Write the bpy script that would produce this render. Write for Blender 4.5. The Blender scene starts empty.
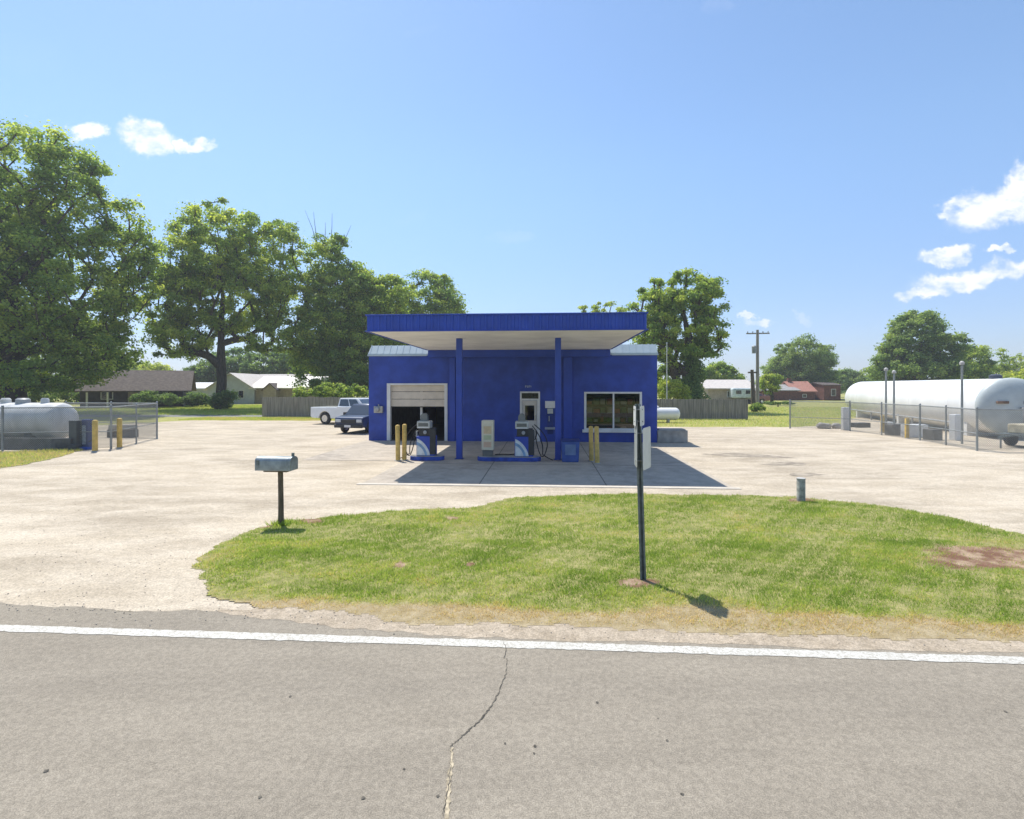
import bpy, math, random
import numpy as np
from mathutils import Vector, Matrix

R = math.radians
PI = math.pi
sc = bpy.context.scene
COL = sc.collection
F, HOR, CH = 512.0, 386.0, 2.5          # focal length in px, horizon row, camera height
A = -3.6                                # the site is turned a little against the view
cA, sA = math.cos(R(A)), math.sin(R(A))

# ------------------------------------------------------------------ camera, light, sky
cd = bpy.data.cameras.new('camera'); cam = bpy.data.objects.new('camera', cd); COL.objects.link(cam)
cam.location = (0, 0, CH); cam.rotation_euler = (R(90), 0, 0)
cd.sensor_width = 36; cd.lens = 18; cd.shift_y = -(409.5 - HOR) / 1024
cd.clip_end = 3000; sc.camera = cam

SUNV = Vector((-1.42, 2.03, 4.61)).normalized()
EL = math.asin(SUNV.z); AZ = math.atan2(SUNV.x, SUNV.y)
sl = bpy.data.lights.new('sun', 'SUN'); sl.energy = 4.1; sl.angle = R(0.55); sl.color = (1, .955, .88)
so = bpy.data.objects.new('sun', sl); COL.objects.link(so)
so.rotation_euler = SUNV.to_track_quat('Z', 'Y').to_euler()
sc.view_settings.view_transform = 'Standard'; sc.view_settings.look = 'None'
sc.view_settings.exposure = 0.52; sc.view_settings.gamma = 1

class NT:
    def __init__(s, tree): s.t = tree; s.n = tree.nodes; s.l = tree.links
    def node(s, typ, **kw):
        n = s.n.new(typ)
        for k, v in kw.items(): setattr(n, k, v)
        return n
    def link(s, a, b): s.l.new(a, b)
    def set(s, sock, v):
        if hasattr(v, 'is_output'): s.l.new(v, sock)
        else: sock.default_value = v
    def m(s, op, a, b=0.0, c=None, clamp=False):
        n = s.node('ShaderNodeMath', operation=op, use_clamp=clamp)
        s.set(n.inputs[0], a); s.set(n.inputs[1], b)
        if c is not None: s.set(n.inputs[2], c)
        return n.outputs[0]
    def ramp(s, v, lo, hi, a=0.0, b=1.0):
        n = s.node('ShaderNodeMapRange'); n.interpolation_type = 'SMOOTHSTEP'
        s.set(n.inputs[0], v)
        n.inputs[1].default_value = lo; n.inputs[2].default_value = hi
        n.inputs[3].default_value = a; n.inputs[4].default_value = b
        return n.outputs[0]
    def mix(s, f, a, b):
        n = s.node('ShaderNodeMix', data_type='RGBA')
        s.set(n.inputs[0], f)
        for i, v in ((6, a), (7, b)):
            if hasattr(v, 'is_output'): s.l.new(v, n.inputs[i])
            else: n.inputs[i].default_value = (*v[:3], 1)
        return n.outputs[2]
    def noise(s, vec, scale, detail=4, rough=.55, dist=0.0):
        n = s.node('ShaderNodeTexNoise'); n.inputs['Scale'].default_value = scale
        n.inputs['Detail'].default_value = detail; n.inputs['Roughness'].default_value = rough
        n.inputs['Distortion'].default_value = dist
        if vec is not None: s.l.new(vec, n.inputs['Vector'])
        return n.outputs['Fac']
    def mapping(s, vec, scale=(1, 1, 1), rot=(0, 0, 0), loc=(0, 0, 0)):
        n = s.node('ShaderNodeMapping'); s.l.new(vec, n.inputs[0])
        n.inputs[1].default_value = loc; n.inputs[2].default_value = rot; n.inputs[3].default_value = scale
        return n.outputs[0]

w = bpy.data.worlds.new('World'); sc.world = w; w.use_nodes = True
g = NT(w.node_tree); g.n.clear()
sky = g.node('ShaderNodeTexSky', sky_type='NISHITA'); sky.sun_disc = False
sky.sun_elevation = EL; sky.sun_rotation = AZ
sky.air_density = 1.0; sky.dust_density = 0.3; sky.ozone_density = 1.6
tc = g.node('ShaderNodeTexCoord')
sep = g.node('ShaderNodeSeparateXYZ'); g.link(tc.outputs['Generated'], sep.inputs[0])
yc = g.m('MAXIMUM', sep.outputs[1], 0.05)
ca, cb = g.m('DIVIDE', sep.outputs[0], yc), g.m('DIVIDE', sep.outputs[2], yc)
cmb = g.node('ShaderNodeCombineXYZ'); g.link(ca, cmb.inputs[0]); g.link(cb, cmb.inputs[1])
n1 = g.node('ShaderNodeTexNoise'); n1.inputs['Scale'].default_value = 13; n1.inputs['Detail'].default_value = 7
n1.inputs['Roughness'].default_value = .6; g.link(cmb.outputs[0], n1.inputs['Vector'])
off = g.node('ShaderNodeVectorMath', operation='MULTIPLY_ADD')
g.link(n1.outputs['Color'], off.inputs[0]); off.inputs[1].default_value = (.13, .09, 0); g.link(cmb.outputs[0], off.inputs[2])
BL = [(150, 136, 42, 17, 5, 1), (86, 133, 22, 13, 0, .9), (192, 144, 18, 8, 0, .9), (208, 144, 11, 8, 0, .9), (1000, 206, 62, 22, -14, 1), (1022, 186, 26, 26, 0, 1),
      (950, 212, 18, 8, 0, .8), (950, 255, 32, 9, -12, 1), (1001, 250, 14, 5, -10, .8), (975, 275, 84, 13, -8, 1), (918, 293, 30, 9, -8, 1),
      (757, 321, 16, 5, 8, .7), (747, 314, 10, 5, -8, .7), (800, 317, 12, 5, 0, .35), (508, 240, 34, 7, 4, .22), (412, 216, 30, 6, 0, .16),
      (420, 34, 28, 8, 0, .16), (720, 8, 30, 12, 0, .2), (30, 55, 60, 26, 12, .14), (870, 330, 90, 14, -4, .14)]
tot = None
for (px, py, rx, ry, ang, st) in BL:
    v = g.node('ShaderNodeVectorMath', operation='SUBTRACT'); g.link(off.outputs[0], v.inputs[0])
    v.inputs[1].default_value = ((px - 512) / F + .065, (HOR - py) / F + .045, 0)
    mp = g.mapping(v.outputs[0], (F / rx, F / ry, 1), (0, 0, R(ang)))
    ln = g.node('ShaderNodeVectorMath', operation='LENGTH')
    # scale must come after the turn
    mp.node.vector_type = 'TEXTURE'
    mp.node.inputs[3].default_value = (rx / F, ry / F, 1); mp.node.inputs[2].default_value = (0, 0, R(-ang))
    g.link(mp, ln.inputs[0])
    d = g.ramp(ln.outputs['Value'], 1.12, .42, 0, st)
    tot = d if tot is None else g.m('MAXIMUM', tot, d)
fine = g.noise(g.mapping(cmb.outputs[0], (1, 1.7, 1)), 16, 6, .6)
dens = g.m('MULTIPLY', g.ramp(tot, .08, .95), g.ramp(fine, .24, .60), clamp=True)
dens = g.m('MULTIPLY', dens, g.ramp(sep.outputs[1], .06, .2))
hs = g.node('ShaderNodeHueSaturation'); hs.inputs['Saturation'].default_value = 1.0; hs.inputs['Value'].default_value = 1.0
g.link(sky.outputs[0], hs.inputs['Color'])
eg = g.ramp(sep.outputs[2], 0.0, .42)
tint = g.mix(eg, (1.02, 1.12, 1.46), (1.62, 1.78, 1.86))
skm = g.node('ShaderNodeVectorMath', operation='MULTIPLY'); g.link(hs.outputs[0], skm.inputs[0]); g.link(tint, skm.inputs[1])
skyc = g.mix(dens, skm.outputs[0], (10.8, 10.9, 10.9))
bg = g.node('ShaderNodeBackground'); bg.inputs[1].default_value = 0.075; g.link(skyc, bg.inputs[0])
wo = g.node('ShaderNodeOutputWorld'); g.link(bg.outputs[0], wo.inputs[0])

# ------------------------------------------------------------------ materials
MATS = {}
def mat(name, col, rough=.7, metal=0.0, var=.12, scale=3.0, bump=0.0, bscale=40.0, col2=None, streak=None, spec=.4, coat=0.0, coords='Object'):
    if name in MATS: return MATS[name]
    m = bpy.data.materials.new(name); m.use_nodes = True
    g = NT(m.node_tree); p = g.n['Principled BSDF']
    t = g.node('ShaderNodeTexCoord'); v = t.outputs[coords]
    vv = g.mapping(v, streak) if streak else v
    n = g.ramp(g.noise(vv, scale, 6, .6), .3, .7)
    c2 = col2 or tuple(c * (1 - var * 2.2) for c in col)
    c1 = tuple(min(1, c * (1 + var * .6)) for c in col)
    g.link(g.mix(n, c2, c1), p.inputs['Base Color'])
    p.inputs['Roughness'].default_value = rough; p.inputs['Metallic'].default_value = metal
    p.inputs['Specular IOR Level'].default_value = spec; p.inputs['Coat Weight'].default_value = coat
    if bump:
        b = g.node('ShaderNodeBump'); b.inputs['Strength'].default_value = bump; b.inputs['Distance'].default_value = .02
        g.link(g.noise(v, bscale, 4, .6), b.inputs['Height']); g.link(b.outputs[0], p.inputs['Normal'])
    MATS[name] = m; return m

BLUE = mat('blue_painted_block', (.030, .070, .38), .6, var=.14, scale=1.3, bump=.25, bscale=30)
BLUE_TRIM = mat('blue_painted_metal', (.028, .072, .42), .42, var=.08, scale=1.5, bump=.05)
BLUE_DK = mat('dark_blue_plastic', (.02, .045, .22), .45, var=.15)
WHITE = mat('white_paint', (.74, .74, .72), .5, var=.06, scale=2)
TANKW = mat('white_tank_paint', (.80, .80, .78), .42, var=.05, scale=.8, streak=(1, 1, .3))
TANKG = mat('weathered_tank_paint', (.68, .67, .63), .5, var=.12, scale=1.6, streak=(1, 1, .4))
TANKEND = mat('tank_end_shade', (.50, .54, .53), .45, var=.06, scale=1.5)  # shade on the white tank's near end, put into the colour
CREAM = mat('cream_paint', (.62, .56, .44), .55, var=.08)
SOFFIT = mat('cream_soffit_metal', (.80, .79, .74), .6, var=.08, scale=.8)
ROOFMETAL = mat('pale_roof_metal', (.50, .58, .60), .45, var=.06, scale=1.2)
GREY = mat('grey_metal', (.40, .41, .41), .5, .3, var=.12)
GALV = mat('galvanised_steel', (.33, .35, .34), .5, .4, var=.12)
DKSTEEL = mat('dark_green_grey_steel', (.17, .20, .19), .55, .0, var=.2, scale=8)
BLACK = mat('black_rubber', (.018, .018, .02), .6, var=.1)
DARK = mat('dark_plastic', (.035, .037, .04), .45, var=.1)
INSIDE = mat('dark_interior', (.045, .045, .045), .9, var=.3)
YELLOW = mat('yellow_bollard_paint', (.68, .47, .13), .6, var=.14, scale=7)
CONC = mat('weathered_concrete', (.40, .385, .35), .9, var=.14, scale=2.5, bump=.4, bscale=60)
CONC_DK = mat('dark_concrete', (.14, .14, .135), .9, var=.2, scale=2.5, bump=.4, bscale=60)
WOOD = mat('weathered_board', (.27, .25, .22), .9, var=.22, scale=1.2, streak=(9, 9, .5), bump=.3)
WOODPOST = mat('dark_post_wood', (.16, .125, .085), .9, var=.25, scale=6, streak=(4, 4, .6), bump=.4)
POLEW = mat('utility_pole_wood', (.30, .28, .25), .9, var=.2, streak=(5, 5, .4))
BARK = mat('bark', (.085, .068, .052), .95, var=.3, scale=3, streak=(3, 3, .6), bump=.6, bscale=12)
SKIN_ZINC = mat('mailbox_metal', (.30, .34, .35), .42, .55, var=.16, scale=6)
RED = mat('red_plastic', (.5, .05, .03), .5)
BRICK = mat('red_brick', (.19, .078, .05), .9, var=.25, scale=4)
REDROOF = mat('faded_red_roof', (.42, .20, .15), .8, var=.1)
SHINGLE = mat('brown_shingle', (.13, .105, .095), .9, var=.2, scale=4, bump=.3)
SHINGLEL = mat('pale_shingle', (.60, .55, .50), .85, var=.08, scale=3)
SHINGLEG = mat('grey_shingle', (.34, .33, .32), .85, var=.12, scale=3)
SIDING = mat('pale_grey_siding', (.50, .54, .58), .7, var=.05)
DKWALL = mat('dark_brown_siding', (.07, .062, .06), .8, var=.15)
TANWALL = mat('tan_siding', (.42, .35, .27), .8, var=.1)
CARW = mat('white_car_paint', (.76, .78, .78), .25, var=.03, coat=.6)
CARB = mat('slate_car_paint', (.018, .035, .085), .3, .1, var=.05, coat=.5)
CARR = mat('maroon_car_paint', (.25, .09, .07), .3, var=.05, coat=.6)
CHROME = mat('bright_metal', (.6, .6, .6), .25, .9, var=.05)
LAMP = mat('headlight_plastic', (.6, .62, .62), .15, var=.04, coat=.5)

def glass_mat(name, tint=(.6, .65, .62), refl=.12, ior=1.5):
    m = bpy.data.materials.new(name); m.use_nodes = True
    g = NT(m.node_tree); g.n.clear()
    o = g.node('ShaderNodeOutputMaterial'); tr = g.node('ShaderNodeBsdfTransparent'); gl = g.node('ShaderNodeBsdfGlossy')
    tr.inputs[0].default_value = (*tint, 1); gl.inputs['Roughness'].default_value = .02
    fr = g.node('ShaderNodeFresnel'); fr.inputs[0].default_value = ior
    f = g.m('ADD', fr.outputs[0], refl, clamp=True)
    mx = g.node('ShaderNodeMixShader'); g.link(f, mx.inputs[0]); g.link(tr.outputs[0], mx.inputs[1]); g.link(gl.outputs[0], mx.inputs[2])
    g.link(mx.outputs[0], o.inputs[0]); return m
GLASS = glass_mat('window_glass', (.8, .82, .8), refl=.0)
CARGLASS = mat('dark_car_glass', (.02, .025, .03), .05, var=.02, spec=.9, coat=1.0)
DARKGLASS = mat('dark_window_glass', (.03, .035, .04), .08, var=.3, scale=2, spec=.8)

def chain_mat():
    m = bpy.data.materials.new('chain_link_wire'); m.use_nodes = True
    g = NT(m.node_tree); g.n.clear()
    o = g.node('ShaderNodeOutputMaterial'); t = g.node('ShaderNodeTexCoord'); s = g.node('ShaderNodeSeparateXYZ'); g.link(t.outputs['Object'], s.inputs[0])
    def band(sign):
        q = g.m('ADD' if sign > 0 else 'SUBTRACT', s.outputs[0], s.outputs[2])
        f = g.m('FRACT', g.m('DIVIDE', q, .075)); return g.m('LESS_THAN', f, .19)
    f = g.m('MAXIMUM', band(1), band(-1))
    p = g.node('ShaderNodeBsdfPrincipled'); p.inputs['Base Color'].default_value = (.30, .31, .30, 1); p.inputs['Metallic'].default_value = .4; p.inputs['Roughness'].default_value = .5
    tr = g.node('ShaderNodeBsdfTransparent'); mx = g.node('ShaderNodeMixShader')
    g.link(f, mx.inputs[0]); g.link(tr.outputs[0], mx.inputs[1]); g.link(p.outputs[0], mx.inputs[2]); g.link(mx.outputs[0], o.inputs[0])
    return m
CHAIN = chain_mat()

def tint_mat(name, stops, trans=.3, rough=.6, tcol=1.5):
    m = bpy.data.materials.new(name); m.use_nodes = True
    g = NT(m.node_tree); g.n.clear()
    o = g.node('ShaderNodeOutputMaterial'); a = g.node('ShaderNodeAttribute'); a.attribute_name = 'tint'
    cr = g.node('ShaderNodeValToRGB'); e = cr.color_ramp.elements
    while len(e) < len(stops): e.new(.5)
    for i, (p_, c) in enumerate(stops): e[i].position = p_; e[i].color = (*c, 1)
    g.link(a.outputs['Fac'], cr.inputs[0])
    p = g.node('ShaderNodeBsdfPrincipled'); p.inputs['Roughness'].default_value = rough; p.inputs['Specular IOR Level'].default_value = .25
    g.link(cr.outputs[0], p.inputs['Base Color'])
    tl = g.node('ShaderNodeBsdfTranslucent')
    k = g.node('ShaderNodeVectorMath', operation='MULTIPLY'); g.link(cr.outputs[0], k.inputs[0]); k.inputs[1].default_value = (tcol * 1.05, tcol * 1.1, tcol * .7); g.link(k.outputs[0], tl.inputs[0])
    mx = g.node('ShaderNodeMixShader'); mx.inputs[0].default_value = trans
    g.link(p.outputs[0], mx.inputs[1]); g.link(tl.outputs[0], mx.inputs[2]); g.link(mx.outputs[0], o.inputs[0])
    return m
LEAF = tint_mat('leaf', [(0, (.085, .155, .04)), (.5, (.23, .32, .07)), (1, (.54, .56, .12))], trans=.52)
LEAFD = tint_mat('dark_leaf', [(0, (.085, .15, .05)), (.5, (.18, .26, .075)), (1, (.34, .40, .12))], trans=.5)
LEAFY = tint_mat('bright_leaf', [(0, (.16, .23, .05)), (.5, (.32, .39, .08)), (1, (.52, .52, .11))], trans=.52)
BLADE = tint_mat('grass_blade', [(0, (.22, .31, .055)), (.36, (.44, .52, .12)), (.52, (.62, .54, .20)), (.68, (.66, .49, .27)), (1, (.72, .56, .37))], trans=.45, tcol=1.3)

# ------------------------------------------------------------------ geometry helpers
class MB:
    def __init__(s): s.v = []; s.f = []
    def add(s, vs, fs):
        b = len(s.v); s.v += [tuple(v) for v in vs]; s.f += [tuple(i + b for i in f) for f in fs]; return s
    def box(s, x0, x1, y0, y1, z0, z1, M=None):
        vs = [Vector(p) for p in ((x0, y0, z0), (x1, y0, z0), (x1, y1, z0), (x0, y1, z0), (x0, y0, z1), (x1, y0, z1), (x1, y1, z1), (x0, y1, z1))]
        if M is not None: vs = [M @ v for v in vs]
        return s.add(vs, [(0, 3, 2, 1), (4, 5, 6, 7), (0, 1, 5, 4), (1, 2, 6, 5), (2, 3, 7, 6), (3, 0, 4, 7)])
    def tube(s, pts, r, n=10, caps=True):
        pts = [Vector(p) for p in pts]; rs = r if isinstance(r, (list, tuple)) else [r] * len(pts)
        rings = []; ref = None
        for i, p in enumerate(pts):
            d = (pts[min(i + 1, len(pts) - 1)] - pts[max(i - 1, 0)]).normalized()
            if ref is None: ref = d.orthogonal().normalized()
            ref = (ref - d * ref.dot(d)).normalized(); q = d.cross(ref)
            rings.append([p + (ref * math.cos(2 * PI * k / n) + q * math.sin(2 * PI * k / n)) * rs[i] for k in range(n)])
        vs = [v for rg in rings for v in rg]; fs = []
        for i in range(len(pts) - 1):
            for k in range(n):
                a, b = i * n + k, i * n + (k + 1) % n; fs.append((a, b, b + n, a + n))
        if caps: fs.append(tuple(range(n - 1, -1, -1))); fs.append(tuple((len(pts) - 1) * n + k for k in range(n)))
        return s.add(vs, fs)
    def lathe(s, prof, M=None, n=24):           # prof: (axis position, radius) along local X
        vs = []; fs = []
        for (a, r) in prof:
            for k in range(n):
                t = 2 * PI * k / n; v = Vector((a, r * math.cos(t), r * math.sin(t))); vs.append(M @ v if M is not None else v)
        for i in range(len(prof) - 1):
            for k in range(n):
                a, b = i * n + k, i * n + (k + 1) % n; fs.append((a, a + n, b + n, b))
        fs.append(tuple(range(n))); fs.append(tuple((len(prof) - 1) * n + k for k in range(n - 1, -1, -1)))
        return s.add(vs, fs)
    def prism(s, poly, y0, y1, M=None, axis='y'):    # poly in (x, z), pushed along y (or poly (x, y) along z)
        n = len(poly)
        if axis == 'y': vs = [Vector((x, y0, z)) for x, z in poly] + [Vector((x, y1, z)) for x, z in poly]
        else: vs = [Vector((x, y, y0)) for x, y in poly] + [Vector((x, y, y1)) for x, y in poly]
        if M is not None: vs = [M @ v for v in vs]
        fs = [tuple(range(n)), tuple(range(2 * n - 1, n - 1, -1))] + [(i, i + n, (i + 1) % n + n, (i + 1) % n) for i in range(n)]
        return s.add(vs, fs)
    def holed(s, x0, x1, z0, z1, y0, y1, holes):      # wall in the xz plane with rectangular holes (hx0,hx1,hz0,hz1)
        xs = sorted({x0, x1, *[h[0] for h in holes], *[h[1] for h in holes]}); zs = sorted({z0, z1, *[h[2] for h in holes], *[h[3] for h in holes]})
        solid = lambda i, j: 0 <= i < len(xs) - 1 and 0 <= j < len(zs) - 1 and not any(h[0] <= (xs[i] + xs[i + 1]) / 2 <= h[1] and h[2] <= (zs[j] + zs[j + 1]) / 2 <= h[3] for h in holes)
        for i in range(len(xs) - 1):
            for j in range(len(zs) - 1):
                if not solid(i, j): continue
                a, b, c, d = xs[i], xs[i + 1], zs[j], zs[j + 1]
                vs = [(a, y0, c), (b, y0, c), (b, y0, d), (a, y0, d), (a, y1, c), (b, y1, c), (b, y1, d), (a, y1, d)]
                fs = [(0, 1, 2, 3), (7, 6, 5, 4)]
                if not solid(i - 1, j): fs.append((0, 3, 7, 4))
                if not solid(i + 1, j): fs.append((1, 5, 6, 2))
                if not solid(i, j - 1): fs.append((0, 4, 5, 1))
                if not solid(i, j + 1): fs.append((3, 2, 6, 7))
                s.add(vs, fs)
        return s
    def build(s, name, m, parent=None, bevel=0.0, smooth=False, loc=None, rot=None, label=None):
        me = bpy.data.meshes.new(name); me.from_pydata(s.v, [], s.f); me.materials.append(m)
        import bmesh
        bm = bmesh.new(); bm.from_mesh(me); bmesh.ops.recalc_face_normals(bm, faces=bm.faces); bm.to_mesh(me); bm.free()
        if smooth: me.shade_smooth(); me.set_sharp_from_angle(angle=R(38))
        o = bpy.data.objects.new(name, me); COL.objects.link(o)
        if parent is not None: o.parent = parent
        if loc: o.location = loc
        if rot: o.rotation_euler = rot
        if bevel:
            b = o.modifiers.new('bevel', 'BEVEL'); b.width = bevel; b.segments = 2; b.limit_method = 'ANGLE'; b.angle_limit = R(35)
        if label: o['label'] = label
        return o

def tag(o, label=None, cat=None, group=None, kind=None):
    if label: o['label'] = label
    if cat: o['category'] = cat
    if group: o['group'] = group
    if kind: o['kind'] = kind
    return o
def thing(name, label, cat, loc=(0, 0, 0), rz=0.0, group=None):
    o = bpy.data.objects.new(name, None); COL.objects.link(o); o.empty_display_size = .2
    o.location = loc; o.rotation_euler = (0, 0, rz); return tag(o, label, cat, group)
def dup(src, loc, rz=None, label=None, scale=None):
    def cp(o, par):
        c = o.copy(); COL.objects.link(c)
        if par is not None: c.parent = par; c.matrix_parent_inverse = o.matrix_parent_inverse.copy()
        for ch in [x for x in KIDS(o)]: cp(ch, c)
        return c
    r = cp(src, None); r.location = loc
    if rz is not None: r.rotation_euler = (0, 0, rz)
    if scale is not None: r.scale = scale
    if label: r['label'] = label
    return r
def KIDS(o): return [x for x in list(COL.objects) if x.parent == o]

def G(px, py): Y = F * CH / (py - HOR); return ((px - 512) * Y / F, Y)     # where a row and column of the photo meet level ground
def uv(u, v, oy=23.0): return (u * cA - v * sA, oy + u * sA + v * cA)       # site frame to world
def uat(px, v, oy=23.0): k = (px - 512) / F; return (k * (oy + v * cA) + v * sA) / (cA - k * sA)
def zat(py, u, v, oy=23.0): return CH + (HOR - py) * uv(u, v, oy)[1] / F

# ------------------------------------------------------------------ ground sheets
def ground_mat(name, base, dark, light, sc1=.25, sc2=3.0, fine=60, bump=.5, streak=None, grit=.3, dist=.02):
    m = bpy.data.materials.new(name); m.use_nodes = True
    g = NT(m.node_tree); p = g.n['Principled BSDF']; p.inputs['Roughness'].default_value = .95; p.inputs['Specular IOR Level'].default_value = .15
    t = g.node('ShaderNodeTexCoord'); v = t.outputs['Object']
    a = g.ramp(g.noise(g.mapping(v, streak or (1, 1, 1)), sc1, 6, .6, .6), .32, .68)
    b = g.ramp(g.noise(g.mapping(v, streak or (1, 1, 1)), sc2, 6, .65, .3), .35, .7)
    c = g.mix(a, dark, base); c = g.mix(g.m('MULTIPLY', b, .65), c, light)
    f = g.noise(v, fine, 3, .7); f2 = g.noise(v, fine * .23, 3, .7)
    k = g.ramp(f, .3, .7, 1 - grit, 1 + grit * .5); k2 = g.ramp(f2, .3, .7, 1 - grit * .5, 1 + grit * .25)
    mm = g.node('ShaderNodeVectorMath', operation='SCALE'); g.link(c, mm.inputs[0]); g.link(g.m('MULTIPLY', k, k2), mm.inputs['Scale'])
    g.link(mm.outputs[0], p.inputs['Base Color'])
    bn = g.node('ShaderNodeBump'); bn.inputs['Strength'].default_value = bump; bn.inputs['Distance'].default_value = dist
    g.link(g.m('ADD', f, g.m('MULTIPLY', f2, 1.5)), bn.inputs['Height']); g.link(bn.outputs[0], p.inputs['Normal'])
    return m, g, c, mm
FIELD, *_ = ground_mat('field_grass', (.38, .38, .11), (.29, .31, .09), (.50, .44, .19), .12, 1.1, 14, .6, grit=.35)
GRAVEL, *_ = ground_mat('gravel', (.56, .475, .355), (.41, .345, .258), (.70, .61, .48), .42, 1.5, 38, .55, (.45, 1.0, 1), .26)
SAND, *_ = ground_mat('sandy_shoulder', (.47, .39, .29), (.38, .31, .225), (.56, .47, .36), .8, 4, 60, .5, grit=.3)
ASPH, ga, ca_, mm_ = ground_mat('road_asphalt', (.325, .284, .222), (.285, .25, .198), (.365, .32, .252), .35, 1.6, 110, .45, (.35, 1.6, 1), .34, .008)
PAD, *_ = ground_mat('concrete_pad', (.50, .435, .35), (.36, .315, .26), (.58, .51, .42), .5, 2.5, 70, .25, grit=.15)
SOIL, *_ = ground_mat('island_soil', (.25, .22, .10), (.17, .17, .06), (.36, .30, .17), .7, 5, 45, .8, grit=.3)
DIRT, *_ = ground_mat('bare_dirt', (.38, .24, .165), (.22, .12, .09), (.50, .38, .28), 1.2, 5, 45, .8, grit=.3)

def fract_edge(pts, amp, seg, seed):
    """closed outline resampled and roughened"""
    rnd = random.Random(seed); out = []
    ph = [(rnd.uniform(0, 6.28), rnd.uniform(.6, 1.4)) for _ in range(6)]
    s_ = 0
    for i, p in enumerate(pts):
        q = pts[(i + 1) % len(pts)]; d = math.hypot(q[0] - p[0], q[1] - p[1]); n = max(1, int(d / seg))
        nx, ny = -(q[1] - p[1]) / (d + 1e-9), (q[0] - p[0]) / (d + 1e-9)
        for k in range(n):
            t = k / n; s_ += d / n
            o_ = sum(math.sin(s_ * (1.3 ** j) * 1.1 * f_ * 2 + a_) / (j + 1.5) for j, (a_, f_) in enumerate(ph)) * amp * .6 + rnd.uniform(-.5, .5) * amp
            out.append((p[0] + (q[0] - p[0]) * t + nx * o_, p[1] + (q[1] - p[1]) * t + ny * o_))
    return out
def sheet(name, pts, z, m, parent=None, oy=None):
    from mathutils.geometry import tessellate_polygon
    tris = tessellate_polygon([[Vector((x, y, 0)) for x, y in pts]])
    me = bpy.data.meshes.new(name); me.from_pydata([(x, y, z) for x, y in pts], [], [tuple(t) for t in tris]); me.materials.append(m)
    me.update()
    if me.polygons and sum(p.normal.z for p in me.polygons) < 0: me.flip_normals()
    o = bpy.data.objects.new(name, me); COL.objects.link(o)
    if parent: o.parent = parent
    return o
def inpoly(x, y, pts):
    """numpy even-odd test"""
    ins = np.zeros(x.shape, bool); n = len(pts)
    for i in range(n):
        x1, y1 = pts[i]; x2, y2 = pts[(i + 1) % n]
        if y1 == y2: continue
        c = ((y1 > y) != (y2 > y)) & (x < (x2 - x1) * (y - y1) / (y2 - y1) + x1); ins ^= c
    return ins

tag(sheet('ground', [(-900, -300), (900, -300), (900, 1400), (-900, 1400)], 0.0, FIELD), kind='structure')
lot = [uv(-42, .45, 4.93), uv(42, .45, 4.93), (60, 20), (62, 52), (36, 51), (21, 33), (17.6, 31.2), (8.8, 31.2), (0, 36.5), (-14.4, 36.8), (-23.3, 37.4), (-26, 33), (-34, 27), (-45, 24)]
tag(sheet('gravel_lot', fract_edge(lot, .22, .5, 3), .004, GRAVEL), kind='structure')
def ustrip(name, f0, f1, z, m, u0, u1, seg):
    n = int((u1 - u0) / seg); vs = []; fs = []
    for i in range(n + 1):
        u = u0 + (u1 - u0) * i / n
        for v in (f0(u), f1(u)): x, y = uv(u, v, 4.93); vs.append((x, y, z))
        if i: a = 2 * i; fs.append((a - 2, a, a + 1, a - 1))
    me = bpy.data.meshes.new(name); me.from_pydata(vs, [], fs); me.materials.append(m); me.update()
    if me.polygons[0].normal.z < 0: me.flip_normals()
    o = bpy.data.objects.new(name, me); COL.objects.link(o); return o
wob = lambda u, s_: .035 * math.sin(u * 2.1 + s_) + .022 * math.sin(u * 5.3 + s_ * 2) + .014 * math.sin(u * 13.7 + s_) + .01 * math.sin(u * 31 + s_ * 3)
tag(ustrip('road', lambda u: -7.6, lambda u: .52 + wob(u, 1), .010, ASPH, -240, 240, .08), kind='structure')
# far lane grey drive behind the left lot
tag(sheet('side_road', [(-75, 40.5), (-17.5, 41.5), (-17.5, 44.5), (-75, 48)], .004, mat('side_asphalt', (.24, .235, .22), .95, var=.1)), kind='structure')

def line_mat():
    m = bpy.data.materials.new('road_paint'); m.use_nodes = True; g = NT(m.node_tree); p = g.n['Principled BSDF']; p.inputs['Roughness'].default_value = .7
    t = g.node('ShaderNodeTexCoord'); wv = g.ramp(g.noise(t.outputs['Object'], 45, 6, .75), .36, .56); w2 = g.ramp(g.noise(t.outputs['Object'], 3, 4, .6), .2, .7)
    g.link(g.mix(g.m('MULTIPLY', wv, g.m('ADD', g.m('MULTIPLY', w2, .3), .7)), (.34, .31, .25), (.60, .58, .52)), p.inputs['Base Color']); return m
def strip(v0, v1, jit, seed, z, name, m, u0=-60, u1=60, seg=.06):
    rnd = random.Random(seed); n = int((u1 - u0) / seg); vs = []; fs = []
    for i in range(n + 1):
        u = u0 + (u1 - u0) * i / n
        for v in (v0, v1): x, y = uv(u, v + rnd.uniform(-jit, jit), 4.93); vs.append((x, y, z))
        if i: a = 2 * i; fs.append((a - 2, a, a + 1, a - 1))
    me = bpy.data.meshes.new(name); me.from_pydata(vs, [], fs); me.materials.append(m); me.update()
    if me.polygons[0].normal.z < 0: me.flip_normals()
    o = bpy.data.objects.new(name, me); COL.objects.link(o); return o
LP = line_mat()
tag(strip(-.065, .068, .009, 5, .014, 'road_edge_line', LP), kind='structure')
tag(strip(-3.75, -3.64, .004, 6, .014, 'road_centre_line', mat('yellow_road_paint', (.6, .4, .05), .7), -60, 60), kind='structure')

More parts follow.
